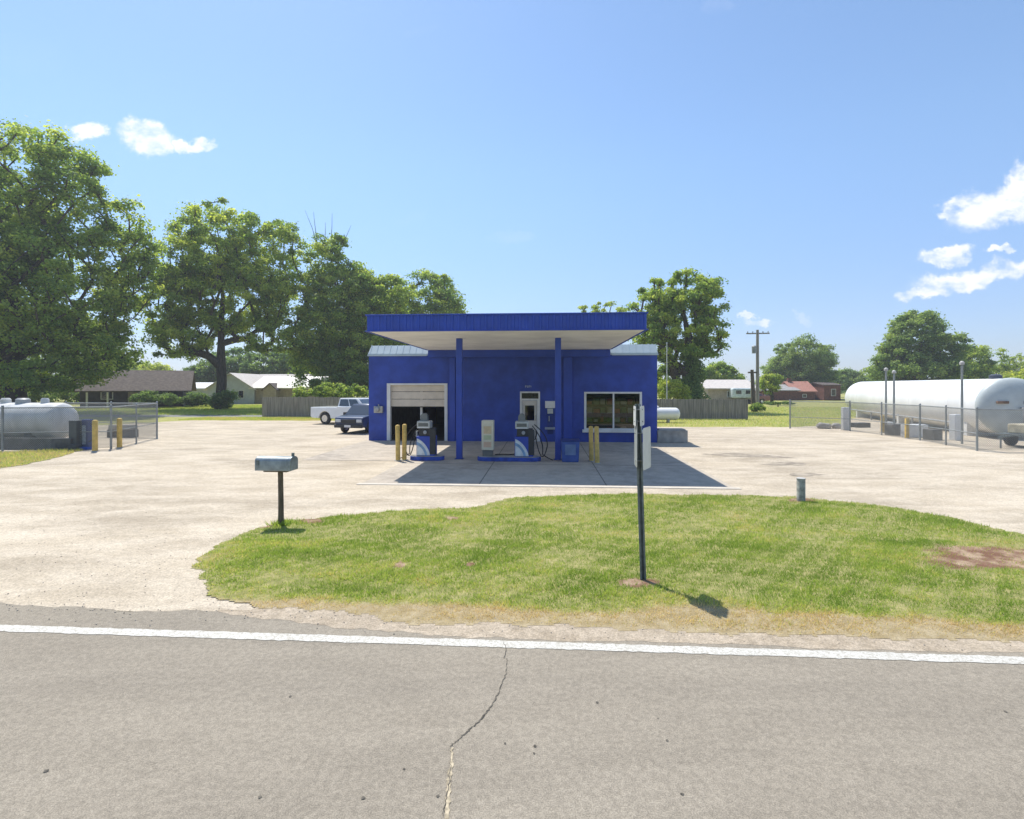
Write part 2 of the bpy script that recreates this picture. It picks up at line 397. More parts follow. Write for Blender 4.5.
# crack in the road (dark upper half, sandy filled lower half) and pock marks
def crack(name, pxs, wd, m, seed, z=.0142):
    rnd = random.Random(seed); pts = [G(*p) for p in pxs]; P2 = []
    for i in range(len(pts) - 1):
        for k in range(9):
            t = k / 9; P2.append((pts[i][0] + (pts[i + 1][0] - pts[i][0]) * t + rnd.uniform(-.007, .007), pts[i][1] + (pts[i + 1][1] - pts[i][1]) * t + rnd.uniform(-.006, .006)))
    P2.append(pts[-1]); vs = []; fs = []
    for i, p in enumerate(P2):
        t = i / (len(P2) - 1); w_ = wd * rnd.uniform(.45, 1.3) * (.35 + .65 * math.sin(PI * min(.95, max(.08, t))))
        vs += [(p[0] - w_, p[1], z), (p[0] + w_, p[1] - w_ * .4, z)]
        if i: a = 2 * i; fs.append((a - 2, a - 1, a + 1, a))
    me = bpy.data.meshes.new(name); me.from_pydata(vs, [], fs); me.materials.append(m); me.update()
    if me.polygons[0].normal.z < 0: me.flip_normals()
    o = bpy.data.objects.new(name, me); COL.objects.link(o); return tag(o, kind='structure')
CRK = mat('crack_dark', (.14, .125, .10), 1, var=.3, scale=30)  # dark tone of the cracks and pock marks
SANDC = mat('sand_in_crack', (.50, .42, .29), 1, var=.25, scale=25)
crack('road_crack', [(507, 660), (506, 675), (499, 693), (491, 708), (480, 722), (468, 732), (458, 742), (450, 748)], .0065, CRK, 1)
crack('road_crack', [(452, 750), (451, 770), (448, 790), (447, 819), (440, 900)], .015, SANDC, 2)
crack('road_crack', [(451, 760), (449, 785), (445, 805), (443, 819)], .004, CRK, 4, .0146)
crack('road_crack', [(503, 641), (506, 651), (504, 660)], .003, CRK, 3, .0162)
pk = MB(); rnd = random.Random(9)
for (x, y, r) in [(46, 773, 6), (290, 698, 4), (404, 771, 3), (534, 755, 3), (260, 799, 4), (363, 800, 5), (438, 798, 4), (667, 742, 4), (682, 796, 4), (535, 748, 4), (597, 704, 4), (1005, 713, 4), (658, 720, 2), (505, 745, 3), (838, 560, 0)]:
    if not r: continue
    cx, cy = G(x, y); rr = r * .003
    pk.add([(cx + math.cos(a * .7) * rr * rnd.uniform(.6, 1.2), cy + math.sin(a * .7) * rr * rnd.uniform(.6, 1.2), .0143) for a in range(9)], [tuple(range(9))])
tag(pk.build('road_pock_marks', CRK), kind='stuff')

# concrete pad under the canopy
padu = [uv(uat(408, -10.05) - .15, -10.15), uv(uat(760, -9.9), -10.15), uv(5.5, -.02), uv(-7.2, -.02), uv(-7.6, -3)]
tag(sheet('concrete_pad', [uv(-3.2, -10.1), uv(6.1, -10.1), uv(6.1, -.02), uv(-6.7, -.02), uv(-6.7, -6.2), uv(-3.2, -6.2)], .012, PAD), kind='structure')
kb = MB()
M_ = Matrix.Translation((0, 23, 0)) @ Matrix.Rotation(R(A), 4, 'Z')
kb.box(-3.3, 6.2, -10.28, -10.1, 0, .02, M_)
tag(kb.build('concrete_edge_strip', mat('pale_concrete', (.60, .54, .45), .9, var=.08), bevel=.005), kind='structure')
jm = mat('pad_joint', (.16, .15, .13), 1)
jb = MB()
for u in (-.2, 3.0): jb.box(u - .012, u + .012, -10.05, -.1, .0125, .015, M_)
for v in (-3.4, -6.7): jb.box(-3.15, 6.05, v - .012, v + .012, .0125, .0145, M_)
tag(jb.build('pad_joints', jm), kind='structure')
# dark worn patches in the lot, right of the island
for pxs in ([(758, 464), (790, 462), (813, 464), (802, 465.5), (770, 465.5)], [(790, 474), (812, 473), (829, 475), (812, 476.5), (798, 476)], [(700, 454), (735, 453), (778, 456), (796, 458), (760, 458), (722, 456)]):
    tag(sheet('worn_patch', fract_edge([G(*p) for p in pxs], .12, .15, len(pxs) + int(pxs[0][0])), .0075, mat('worn_gravel', (.37, .315, .24), .95, var=.2, scale=3)), kind='structure')

# ------------------------------------------------------------------ grass island
top = [(192, 570), (200, 556), (220, 543), (250, 531), (285, 522), (330, 516), (400, 511), (470, 507), (510, 499), (560, 495), (640, 494), (720, 495), (790, 497), (860, 503), (930, 514), (1024, 534)]
isl = [G(*p) for p in top] + [(12, 7.95), (18, 6.3), (30, 3.75)] + [uv(u, .37, 4.93) for u in (28, 18, 10, 6, 4.5, 3, 1.5, 0)] + [uv(-1, .44, 4.93), uv(-2, .52, 4.93)] + [G(235, 603), G(205, 587)]
islr = fract_edge(isl, .11, .09, 11)
def sand_in(u): return .56 if u < -3.4 else max(.13, .56 - (u + 3.4) * .2) if u < -1.2 else .125
tag(ustrip('sandy_shoulder', lambda u: sand_in(u) + wob(u, 4) * (1 if u < 0 else .5), lambda u: .8 if u > -2.9 else .57, .0115, SAND, -3.3, 34, .04), kind='structure')

bare = [(988, 560, 76, 15), (640, 586, 22, 5), (801, 501, 15, 3), (312, 521, 12, 4), (262, 526, 14, 3), (400, 568, 7, 4), (452, 521, 8, 2.5), (470, 568, 5, 2)]
def noise2(x, y, f, seed):
    r_ = np.random.default_rng(seed); o_ = 0
    for k in range(5):
        a, b, c = r_.uniform(-1, 1, 3); q = f * (1.6 ** k)
        o_ = o_ + np.sin(x * q * (a + .3) + y * q * b * 1.3 + c * 9) * np.cos(y * q * (c + .4) - x * q * a + b * 7) / (k * .5 + 1)
    return o_ / 2
_dx = np.arange(-6, 31, .08); _dy = np.arange(3, 13, .08); _DX, _DY = np.meshgrid(_dx, _dy); _E = np.array(islr); _D = np.full(_DX.shape, 9.0)
for _p in _E[::2]: _D = np.minimum(_D, np.hypot(_DX - _p[0], _DY - _p[1]))
def edist(x, y): return _D[np.clip(((y - 3) / .08).round().astype(int), 0, len(_dy) - 1), np.clip(((x + 6) / .08).round().astype(int), 0, len(_dx) - 1)]
def height(x, y):
    v = (y - 4.93 - x * sA)
    return .006 * np.clip((1.25 - v) / .3, 0, 1) + np.clip((edist(x, y) - .08) / .7, 0, 1) * (.03 + .018 * noise2(x, y, 1.3, 2) + .012 * noise2(x, y, 4.5, 3))
def bareness(x, y):
    b = np.zeros_like(x)
    X, Y = x, y; px = 512 + X * F / Y; py = HOR + F * CH / Y
    for (cx, cy, rx, ry) in bare:
        d = np.sqrt(((px - cx) / rx) ** 2 + ((py - cy) / ry) ** 2) + .28 * noise2(x, y, 6, 5)
        b = np.maximum(b, np.clip(1.5 - d * 1.25, 0, 1))
    return b
def dryness(x, y):
    v = (y - 4.93 - x * sA) / cA
    d = 1 - np.clip((v - .72 - .10 * noise2(x, y, 1.1, 7) - .10 * noise2(x, y, 6, 8)) / .34, 0, 1)
    e = np.clip(.16 + .34 * noise2(x, y, 1.4, 12) + .25 * noise2(x, y, 5, 13), 0, .55)
    return np.clip(np.maximum(d, e), 0, 1)

# island soil sheet, a fine grid cut by the outline
gx = np.concatenate([np.arange(-5, 10.6, .04), np.arange(10.6, 30, .15)]); gy = np.arange(3.2, 12.4, .04)
XX, YY = np.meshgrid(gx, gy); cxm = (XX[:-1, :-1] + XX[1:, 1:]) / 2; cym = (YY[:-1, :-1] + YY[1:, 1:]) / 2
keep = inpoly(cxm, cym, islr)
ZZ = .0075 + height(XX, YY)
idx = np.arange(XX.size).reshape(XX.shape)
fq = np.stack([idx[:-1, :-1][keep], idx[:-1, 1:][keep], idx[1:, 1:][keep], idx[1:, :-1][keep]], 1)
used = np.unique(fq); remap = -np.ones(XX.size, int); remap[used] = np.arange(len(used))
VV = np.stack([XX.ravel()[used], YY.ravel()[used], ZZ.ravel()[used]], 1)
me = bpy.data.meshes.new('grass_island_soil'); me.from_pydata(VV.tolist(), [], remap[fq].tolist())
att = me.attributes.new('bare', 'FLOAT', 'POINT'); att.data.foreach_set('value', bareness(VV[:, 0], VV[:, 1]).astype(np.float32))
att = me.attributes.new('dry', 'FLOAT', 'POINT'); att.data.foreach_set('value', dryness(VV[:, 0], VV[:, 1]).astype(np.float32))
def soil_mat():
    m = bpy.data.materials.new('verge_soil'); m.use_nodes = True; g = NT(m.node_tree); p = g.n['Principled BSDF']; p.inputs['Roughness'].default_value = 1; p.inputs['Specular IOR Level'].default_value = .1
    t = g.node('ShaderNodeTexCoord'); v = t.outputs['Object']
    a1 = g.node('ShaderNodeAttribute'); a1.attribute_name = 'bare'; a2 = g.node('ShaderNodeAttribute'); a2.attribute_name = 'dry'
    n = g.ramp(g.noise(v, 7, 6, .65), .35, .7); n3 = g.ramp(g.noise(v, 60, 4, .7), .3, .7)
    green = g.mix(n, (.24, .25, .08), (.44, .39, .17)); dry = g.mix(n, (.36, .28, .15), (.50, .41, .26)); dirt = g.mix(g.ramp(g.noise(v, 3.2, 7, .7), .40, .68), (.20, .10, .065), (.50, .37, .25))
    c = g.mix(g.ramp(a2.outputs['Fac'], .45, .85), green, dry); c = g.mix(g.ramp(a1.outputs['Fac'], .15, .6), c, dirt)
    c = g.mix(g.m('MULTIPLY', n3, .35), c, (.16, .13, .08))
    g.link(c, p.inputs['Base Color'])
    b = g.node('ShaderNodeBump'); b.inputs['Strength'].default_value = .8; b.inputs['Distance'].default_value = .02; g.link(g.noise(v, 35, 5, .7), b.inputs['Height']); g.link(b.outputs[0], p.inputs['Normal']); return m
me.materials.append(soil_mat()); me.shade_smooth()
o = bpy.data.objects.new('grass_verge', me); COL.objects.link(o); tag(o, kind='structure')

def cards(name, C, N, S, tint, m, shape='leaf', parent=None):
    """many little faces as one mesh. C centres, N directions, S sizes"""
    n = len(C); r_ = np.random.default_rng(len(name) + n)
    N = N / (np.linalg.norm(N, axis=1, keepdims=True) + 1e-9)
    h = r_.normal(size=(n, 3)); a = np.cross(N, h); a /= (np.linalg.norm(a, axis=1, keepdims=True) + 1e-9); b = np.cross(N, a)
    S = S[:, None]
    if shape == 'leaf':
        k = 4; V = np.stack([C - a * S * .5, C + b * S * .32, C + a * S * .5 + N * S * .12, C - b * S * .32], 1)
    else:      # blade: N is the way it grows
        k = 3; wd = .085
        V = np.stack([C - a * S * wd, C + a * S * wd, C + N * S], 1)
    me = bpy.data.meshes.new(name); me.vertices.add(n * k); me.vertices.foreach_set('co', V.reshape(-1).astype(np.float32))
    me.loops.add(n * k); me.loops.foreach_set('vertex_index', np.arange(n * k, dtype=np.int32))
    me.polygons.add(n); me.polygons.foreach_set('loop_start', np.arange(0, n * k, k, dtype=np.int32)); me.polygons.foreach_set('loop_total', np.full(n, k, np.int32))
    me.update(); at = me.attributes.new('tint', 'FLOAT', 'FACE'); at.data.foreach_set('value', np.clip(tint, 0, 1).astype(np.float32))
    me.materials.append(m); o = bpy.data.objects.new(name, me); COL.objects.link(o)
    if parent is not None: o.parent = parent
    return o
rg = np.random.default_rng(5)
def blades(xr, yr, n, hmin, hmax):
    x = rg.uniform(*xr, n); y = rg.uniform(*yr, n); k = inpoly(x, y, islr); x, y = x[k], y[k]
    dr = dryness(x, y); ba = bareness(x, y)
    v = (y - 4.93 - x * sA) / cA
    cl = np.clip(.5 + .55 * noise2(x, y, 7, 31) + .25 * noise2(x, y, 2.5, 36), 0, 1.3)
    k = (rg.uniform(0, 1, len(x)) > np.minimum(ba * 1.25, .95)) & (rg.uniform(0, 1, len(x)) < .25 + edist(x, y) * 3) & (rg.uniform(0, 1, len(x)) < np.clip((v - .34) / .16, .10, 1)) & (rg.uniform(0, 1, len(x)) < .35 + .8 * cl)
    x, y, dr, cl = x[k], y[k], dr[k], cl[k]; n = len(x)
    z = .008 + height(x, y)
    N = np.stack([rg.normal(0, .55, n), rg.normal(0, .55, n), np.ones(n)], 1)
    S = rg.uniform(hmin, hmax, n) * (.6 + .6 * cl) * (1 - .4 * np.clip(dr - .5, 0, 1))
    t = dr * .72 + rg.normal(0, .15, n) + .20 * noise2(x, y, 5, 33) + .15 * noise2(x, y, 1.6, 34) + .05
    return np.stack([x, y, z], 1), N, S, t
B1 = blades((-4.6, 9.6), (4.2, 8.2), 340000, .025, .06); B2 = blades((-4.6, 12), (8.2, 12.2), 180000, .035, .065); B3 = blades((9.6, 30), (3.2, 8.2), 40000, .05, .085)
BB = [np.concatenate([a, b, c]) for a, b, c in zip(B1, B2, B3)]
tag(cards('mown_grass', *BB, BLADE, 'blade'), 'short mown grass on the verge island between road and gravel lot', 'grass', kind='stuff')

# grass further off: strip in front of the left tank and edges of the lot
lp = fract_edge([G(-250, 474), G(0, 469), G(50, 460), G(84, 450), G(70, 449), G(0, 453), G(-250, 457)], .12, .3, 8)
tag(sheet('grass_strip', lp, .009, mat('strip_soil', (.27, .24, .11), 1, var=.25, scale=3)), kind='structure')
def patch(poly, n, hmin, hmax, tm, seed, xr=None):
    r_ = np.random.default_rng(seed); xs = [p[0] for p in poly]; ys = [p[1] for p in poly]
    x = r_.uniform(min(xs), max(xs), n); y = r_.uniform(min(ys), max(ys), n); k = inpoly(x, y, poly); x, y = x[k], y[k]; n = len(x)
    N = np.stack([r_.normal(0, .5, n), r_.normal(0, .5, n), np.ones(n)], 1); S = r_.uniform(hmin, hmax, n)
    return np.stack([x, y, np.full(n, .008)], 1), N, S, tm + r_.normal(0, .14, n) + .25 * noise2(x, y, .9, seed)
PP = [patch(lp, 30000, .06, .13, .5, 1), patch([(8, 31.2), (17.4, 31.1), (20, 33), (36, 51), (50, 60), (14, 60), (8, 40)], 70000, .08, .16, .38, 2),
      patch([(-24.5, 37.2), (-14.4, 36.9), (-8, 37), (-8, 40.6), (-24, 40.4)], 22000, .08, .15, .4, 3), patch([(-50, 45), (-15, 43), (-15, 66), (-50, 66)], 60000, .12, .22, .3, 4)]
tag(cards('rough_grass', *[np.concatenate(q) for q in zip(*PP)], BLADE, 'blade'), 'rough grass around the edges of the gravel lot and yards', 'grass', kind='stuff')

# loose stones
def stones():
    r_ = random.Random(4); b = MB()
    def one(x, y, s, z):
        ps = [(math.cos(a * 2 * PI / 6) * r_.uniform(.7, 1.1), math.sin(a * 2 * PI / 6) * r_.uniform(.7, 1.1)) for a in range(6)]
        h = r_.uniform(.45, .8)
        b.add([(x + p[0] * s, y + p[1] * s, z - s * .2) for p in ps] + [(x + p[0] * s * .6, y + p[1] * s * .6, z + s * h) for p in ps],
              [tuple(range(6, 12))] + [(i, (i + 1) % 6, (i + 1) % 6 + 6, i + 6) for i in range(6)])
    for _ in range(350):
        px = r_.uniform(-20, 320); py = r_.uniform(500, 612); x, y = G(px, py)
        if not inpoly(np.array([x]), np.array([y]), islr)[0] and (y - 4.93 - x * sA) > .6: one(x, y, r_.uniform(.004, .011), .006)
    for _ in range(450):
        u = r_.uniform(-6.5, 7); v = r_.choice([r_.gauss(.50, .06), r_.uniform(.12, .6)]); x, y = uv(u, v, 4.93); one(x, y, r_.uniform(.003, .010), .014)
    return b.build('loose_stones', mat('loose_stone', (.56, .48, .38), .95, var=.25, scale=9))
tag(stones(), 'small loose stones scattered on the gravel and road shoulder', 'stones', kind='stuff')

# ------------------------------------------------------------------ the station building
bld = thing('station_building', 'low blue gas station building with open garage bay, shop door and wide window', 'building', (0, 23, 0), R(A))
uL, uR = -6.56, 6.42; WT = 3.88; BD = 10.5
zW = lambda py, u: zat(py, u, 0)
g0, g1 = uat(388.5, 0), uat(446.5, 0); gz = zW(384, -4)
d0, d1 = uat(520, 0), uat(540, 0); dz = zW(391.5, .8)
w0, w1 = uat(585, 0), uat(641, 0); wz0, wz1 = zW(429.5, 4.5), zW(392.5, 4.5)
fw = MB().holed(uL, uR, 0, WT, 0, .2, [(g0, g1, 0, gz), (d0, d1, 0, dz), (w0, w1, wz0, wz1)])
fw.box(uL, uL + .2, .2, BD, 0, WT); fw.box(uR - .2, uR, .2, BD, 0, WT); fw.box(uL + .2, uR - .2, BD - .2, BD, 0, WT)
fw.build('wall', BLUE, bld)
pil = MB()
ua, ub = uat(449.5, -.12), uat(455, -.12); pil.box(ua, ub, -.12, -.002, 0, WT - .1)
pil.build('pilaster', BLUE_TRIM, bld, bevel=.01)
pil = MB(); ua, ub = uat(563.5, -.12), uat(572, -.12); pil.box(ua, ub, -.12, -.002, 0, WT - .1)
pil.build('pilaster', BLUE_TRIM, bld, bevel=.01)
# interior lining: one partition, floor, ceiling
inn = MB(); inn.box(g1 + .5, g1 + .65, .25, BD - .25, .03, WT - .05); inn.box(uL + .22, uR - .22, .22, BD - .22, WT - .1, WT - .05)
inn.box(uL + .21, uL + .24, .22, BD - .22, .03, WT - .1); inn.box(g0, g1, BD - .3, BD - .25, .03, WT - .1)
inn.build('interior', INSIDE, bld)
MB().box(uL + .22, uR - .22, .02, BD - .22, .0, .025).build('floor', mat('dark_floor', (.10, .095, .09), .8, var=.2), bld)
# metal band round the roof, leaning back
bz0, bz1 = WT + .0, 4.36
mb = MB(); o_, i_ = .03, .24
pr = [(uL - o_, -o_), (uR + o_, -o_), (uR + o_, BD + o_), (uL - o_, BD + o_)]; pi_ = [(uL + i_ * .2, i_), (uR - i_ * .2, i_), (uR - i_ * .2, BD - i_), (uL + i_ * .2, BD - i_)]
vs = [(x, y, bz0 + .003) for x, y in pr] + [(x, y, bz0 + .09) for x, y in pr] + [(x, y, bz1) for x, y in pi_]
mb.add(vs, [(0, 1, 5, 4), (1, 2, 6, 5), (2, 3, 7, 6), (3, 0, 4, 7), (4, 5, 9, 8), (5, 6, 10, 9), (6, 7, 11, 10), (7, 4, 8, 11), (8, 9, 10, 11), (3, 2, 1, 0)])
sm = mb
for k in range(44):
    u = uL + .05 + k * .3
    if u > uR: break
    sm.add([(u, -o_ - .004, bz0 + .10), (u + .03, -o_ - .004, bz0 + .10), (u + .03, i_ - .002, bz1 + .02), (u, i_ - .002, bz1 + .02), (u, -o_ - .004, bz0 + .07), (u + .03, -o_ - .004, bz0 + .07), (u + .03, i_, bz1 - .02), (u, i_, bz1 - .02)],
           [(0, 1, 2, 3), (0, 4, 5, 1), (3, 2, 6, 7), (0, 3, 7, 4), (1, 5, 6, 2)])
rf = mb.build('roof', ROOFMETAL, bld, label='pale metal roof band leaning back above the blue wall')
cL_, cR_ = uat(367, -8.05), uat(646.5, -8.05)
for a, b in ((uL - .04, cL_ - .06), (cR_ + .06, uR + .04)): MB().box(a, b, -.07, -.034, bz0 - .02, bz0 + .05).build('drip_edge', ROOFMETAL, rf)
# garage door, half rolled up
gd = MB(); zb = zW(406.5, -4); npan = 3
for k in range(npan):
    a = zb + (gz - zb) * k / npan; b = zb + (gz - zb) * (k + 1) / npan - .02
    gd.box(g0 + .08, g1 - .08, .10, .15, a, b); gd.box(g0 + .2, g1 - .2, .092, .1, a + .06, b - .05)
GD = gd.build('garage_door', mat('cream_garage_door', (.68, .60, .49), .6, var=.05), bld, bevel=.006)
fr = MB(); fr.box(g0 - .07, g0 + .09, -.03, .19, 0.015, gz + .03); fr.box(g1 - .09, g1 + .05, -.03, .19, 0.015, gz + .03); fr.box(g0 + .09, g1 - .09, -.03, .09, gz - .05, gz + .03)
fr.build('frame', WHITE, GD, bevel=.006)
MB().box(g0 + .09, g1 - .09, .105, .145, zb - .04, zb).build('bottom_seal', BLACK, GD)
px0 = uat(421.5, .4); MB().box(px0 - .05, px0 + .05, .35, .45, .03, gz - .2).build('track_post', WHITE, GD)
# things dimly seen in the bay
# shop door with transom
dr = MB(); dr.holed(d0, d1, .02, dz, -.03, .12, [(d0 + .07, d1 - .07, dz - .32, dz - .07), (d0 + .09, d1 - .13, .04, dz - .40)])
DO = dr.build('shop_door', WHITE, bld, bevel=.004)
lf = MB(); a, b = d0 + .10, d1 - .14; z1 = dz - .41; gx0, gx1 = uat(525, .05), uat(534.3, .05); gz1 = zW(405.5, .6)
lf.holed(a, b, .05, z1, .03, .075, [(gx0, gx1, .95, gz1)]); lf.build('door_leaf', mat('white_door_paint', (.66, .62, .56), .5, var=.05), DO, bevel=.004)
MB().box(gx0 - .005, gx1 + .005, .05, .055, .94, gz1 + .005).build('pane', GLASS, DO)
MB().box(d0 + .065, d1 - .065, .05, .055, dz - .325, dz - .065).build('transom_pane', DARKGLASS, DO)
MB().box(b - .09, b - .05, -.03, .02, .95, 1.2).build('handle', CHROME, DO, bevel=.008)
# faint number plate over the door: unreadable pale strokes in the photograph
nu = MB(); nz = zW(386.5, .8); x = uat(525.2, -.02)
for (a, b, c, d) in [(0, .02, 0, .09), (0, .055, .07, .09), (.0, .055, .035, .05), (.08, .10, 0, .09), (.08, .14, 0, .018), (.12, .14, 0, .09), (.165, .185, .0, .09), (.165, .22, .072, .09), (.205, .22, .03, .09), (.25, .265, 0, .09)]:
    nu.box(x + a, x + b, -.016, -.003, nz - .045 + c, nz - .045 + d)
nu.build('number_plate', mat('pale_number_paint', (.45, .52, .62), .6), bld)
# window
wf = MB(); wm = uat(613.5, 0)
wf.box(w0 - .04, w0 + .06, -.03, .12, wz0, wz1 + .03); wf.box(w1 - .06, w1 + .04, -.03, .12, wz0, wz1 + .03); wf.box(w0 + .06, w1 - .06, -.03, .12, wz1 - .05, wz1 + .03)
wf.box(wm - .035, wm + .035, -.02, .12, wz0 + .05, wz1 - .05); wf.box(w0 + .06, w1 - .06, -.02, .12, wz0, wz0 + .05)
WI = wf.build('window', WHITE, bld, bevel=.005)
MB().box(w0 - .12, w1 + .12, -.12, -.004, wz0 - .13, wz0 + .0).build('sill', WHITE, WI, bevel=.01)
MB().box(w0 + .055, wm - .03, .05, .056, wz0 + .04, wz1 - .04).build('pane', GLASS, WI)
MB().box(wm + .03, w1 - .055, .05, .056, wz0 + .04, wz1 - .04).build('pane', GLASS, WI)
# goods on a shelf unit behind the glass
def shelf_unit(u, v):
    t = thing('shop_shelf', 'dark shop shelf with reddish and pale goods behind the wide window', 'shelf', (*uv(u, v), .026), R(A))
    b = MB(); b.box(-1.15, 1.15, .28, .31, 0, 1.95)
    for z in (.35, .8, 1.2, 1.6): b.box(-1.15, 1.15, 0, .28, z, z + .025)
    b.box(-1.17, -1.15, 0, .3, 0, 1.95); b.box(1.15, 1.17, 0, .3, 0, 1.95); b.build('rack', INSIDE, t)
    r_ = random.Random(3)
    for cname, m in (('red_carton', mat('red_carton', (.35, .06, .04), .7)), ('pale_carton', mat('pale_carton', (.5, .46, .38), .7)), ('green_carton', mat('green_carton', (.08, .18, .08), .7))):
        off_c = {'red_carton': 0, 'pale_carton': 1, 'green_carton': 2}[cname]
        for zi, z in enumerate((.375, .825, 1.225, 1.625)):
            for k in range(7):
                if (k + zi + off_c) % 3: continue
                x = -1.08 + k * .31; w_ = r_.uniform(.14, .28)
                MB().box(x, x + w_, .03, .22, z + .001, z + r_.uniform(.12, .28)).build(cname, m, t)
    return t
shelf_unit((w0 + w1) / 2, .75)

# electric meter on the wall left of the bay
um, zm = uat(378.3, -.1), zW(409, -5.9)
t = thing('electric_meter', 'grey electric meter and junction box on blue wall left of garage bay', 'meter', (*uv(um, -.005), zm), R(A))
MB().box(-.2, .2, -.14, -.001, -.17, .13).build('box', mat('meter_grey', (.46, .45, .40), .5), t, bevel=.015)
MB().lathe([(0, .12), (.06, .12), (.10, .09), (.11, .03)], Matrix.Translation((-.03, -.14, 0)) @ Matrix.Rotation(R(-90), 4, 'Z'), 20).build('dial', GREY, t, smooth=True)
MB().tube([(.0, -.05, .13), (.0, -.05, .22)], .03).build('conduit', GREY, t)
# wall payphone between the door and the column
up = uat(550.3, -.1)
t = thing('wall_phone', 'pay phone panel with white sign box and shelf on wall right of shop door', 'pay phone', (*uv(up, -.005), 0), R(A))
Z = lambda py: zW(py, 1.7)
MB().box(-.23, .21, -.12, -.001, Z(408), Z(401)).build('sign_box', WHITE, t, bevel=.01)
MB().box(-.13, .12, -.14, -.001, Z(413.5), Z(408.5)).build('hood', mat('pale_hood', (.62, .64, .60), .5), t, bevel=.012)
MB().box(-.12, .12, -.07, -.001, Z(427), Z(414)).build('backplate', BLUE_DK, t, bevel=.01)
MB().tube([(-.05, -.09, Z(416)), (-.05, -.10, Z(418)), (-.05, -.09, Z(421))], [.025, .018, .025]).build('handset', mat('pale_handset', (.4, .42, .42), .4), t, smooth=True)
MB().box(-.24, .24, -.26, -.001, Z(429), Z(427)).build('shelf', mat('shelf_grey', (.38, .42, .48), .5), t, bevel=.008)
MB().box(-.13, .13, -.05, -.001, .35, Z(429.2)).build('lower_panel', BLUE_DK, t, bevel=.01)

# ------------------------------------------------------------------ canopy
cv = -8.05; cL, cR = uat(367, cv), uat(646.5, cv)
can = thing('canopy', 'flat blue ribbed canopy with cream soffit over the fuel pumps', 'canopy', (0, 23, 0), R(A))
zt, zb_ = 4.62, 4.11
def rib_panel(b, p0, p1, z0, z1, nrm, pitch=.2, dep=.028):
    L = math.hypot(p1[0] - p0[0], p1[1] - p0[1]); n = int(L / pitch); d = ((p1[0] - p0[0]) / L, (p1[1] - p0[1]) / L); pts = []
    for k in range(n + 1):
        for (f_, q) in ((0, 0), (.55, 0), (.66, 1), (.89, 1)):
            s_ = (k + f_) * L / (n + 1); pts.append((p0[0] + d[0] * s_ + nrm[0] * dep * q, p0[1] + d[1] * s_ + nrm[1] * dep * q))
    pts.append(p1); vs = []; fs = []
    for i, p in enumerate(pts):
        vs += [(p[0], p[1], z0), (p[0], p[1], z1)]
        if i: a = 2 * i; fs.append((a - 2, a, a + 1, a - 1))
    b.add(vs, fs)
fa = MB(); rib_panel(fa, (cL, cv), (cR, cv), zb_ + .03, zt - .04, (0, -1)); rib_panel(fa, (cL, cv), (cL, -.14), zb_ + .03, zt - .04, (-1, 0)); rib_panel(fa, (cR, cv), (cR, -.14), zb_ + .03, zt - .04, (1, 0))
fa.build('fascia', BLUE_TRIM, can)
tr = MB(); tr.box(cL - .045, cR + .045, cv - .05, cv + .02, zt - .04, zt); tr.box(cL - .045, cL + .02, cv + .02, -.14, zt - .04, zt); tr.box(cR - .02, cR + .045, cv + .02, -.14, zt - .04, zt)
tr.box(cL - .045, cR + .045, cv - .05, cv + .02, zb_, zb_ + .03); tr.box(cL - .045, cL + .02, cv + .02, -.14, zb_, zb_ + .03); tr.box(cR - .02, cR + .045, cv + .02, -.14, zb_, zb_ + .03)
tr.build('edge_trim', BLUE_TRIM, can, bevel=.006)
sf = MB(); n = int((0 - cv) / .3)
pts = []
y = cv + .03
while y < -.2: pts += [(y, 0), (y + .22, 0), (y + .24, .025), (y + .28, .025)]; y += .30
pts.append((-.15, 0)); vs = []; fs = []
for i, (y, z) in enumerate(pts):
    vs += [(cL + .03, y, zb_ + .012 + z), (cR - .03, y, zb_ + .012 + z)]
    if i: a = 2 * i; fs.append((a - 2, a - 1, a + 1, a))
sf.add(vs, fs); sf.build('soffit', SOFFIT, can)
MB().box(cL + .03, cR - .03, cv + .03, -.15, zt - .14, zt - .06).build('deck', GREY, can)
gt = MB(); gt.box(cL + .02, cR - .02, -.16, -.075, 3.80, zb_ + .008); gt.build('ledger_board', BLUE_TRIM, can, bevel=.006)
v_col = -5.6
for pxc in (459.4, 558):
    uc = uat(pxc, v_col); c = MB(); c.box(uc - .1, uc + .1, v_col - .1, v_col + .1, .012, zb_ + .01)
    co = c.build('column', BLUE_TRIM, can, bevel=.012)
    MB().box(uc - .15, uc + .15, v_col - .15, v_col + .15, .013, .03).build('base_plate', BLUE_DK, co, bevel=.004)

# ------------------------------------------------------------------ pumps and islands
def island(px0, px1, label):
    v = -5.85; a, b = uat(px0, v - .25), uat(px1, v - .25); t = thing('pump_island', label, 'pump island', (*uv((a + b) / 2, v), .012), R(A), 'raised kerb islands under the fuel pumps')
    h = (b - a) / 2; poly = []
    for k in range(9): th = PI / 2 + PI * k / 8; poly.append((-h + .25 + .25 * math.cos(th), .3 * math.sin(th)))
    for k in range(9): th = -PI / 2 + PI * k / 8; poly.append((h - .25 + .25 * math.cos(th), .3 * math.sin(th)))
    MB().prism(poly, 0, .13, axis='z').build('kerb', mat('blue_kerb_paint', (.03, .08, .42), .6, var=.2, scale=6), t, bevel=.015)
    MB().prism([(x * .97, y * .9) for x, y in poly], .1305, .15, axis='z').build('top', CONC, t, bevel=.01)
    return t
IS1 = island(408.5, 443, 'short blue edged kerb island under the left pump by the garage bay')
IS2 = island(476.5, 541, 'long blue edged kerb island under the right pump and cream cabinet')
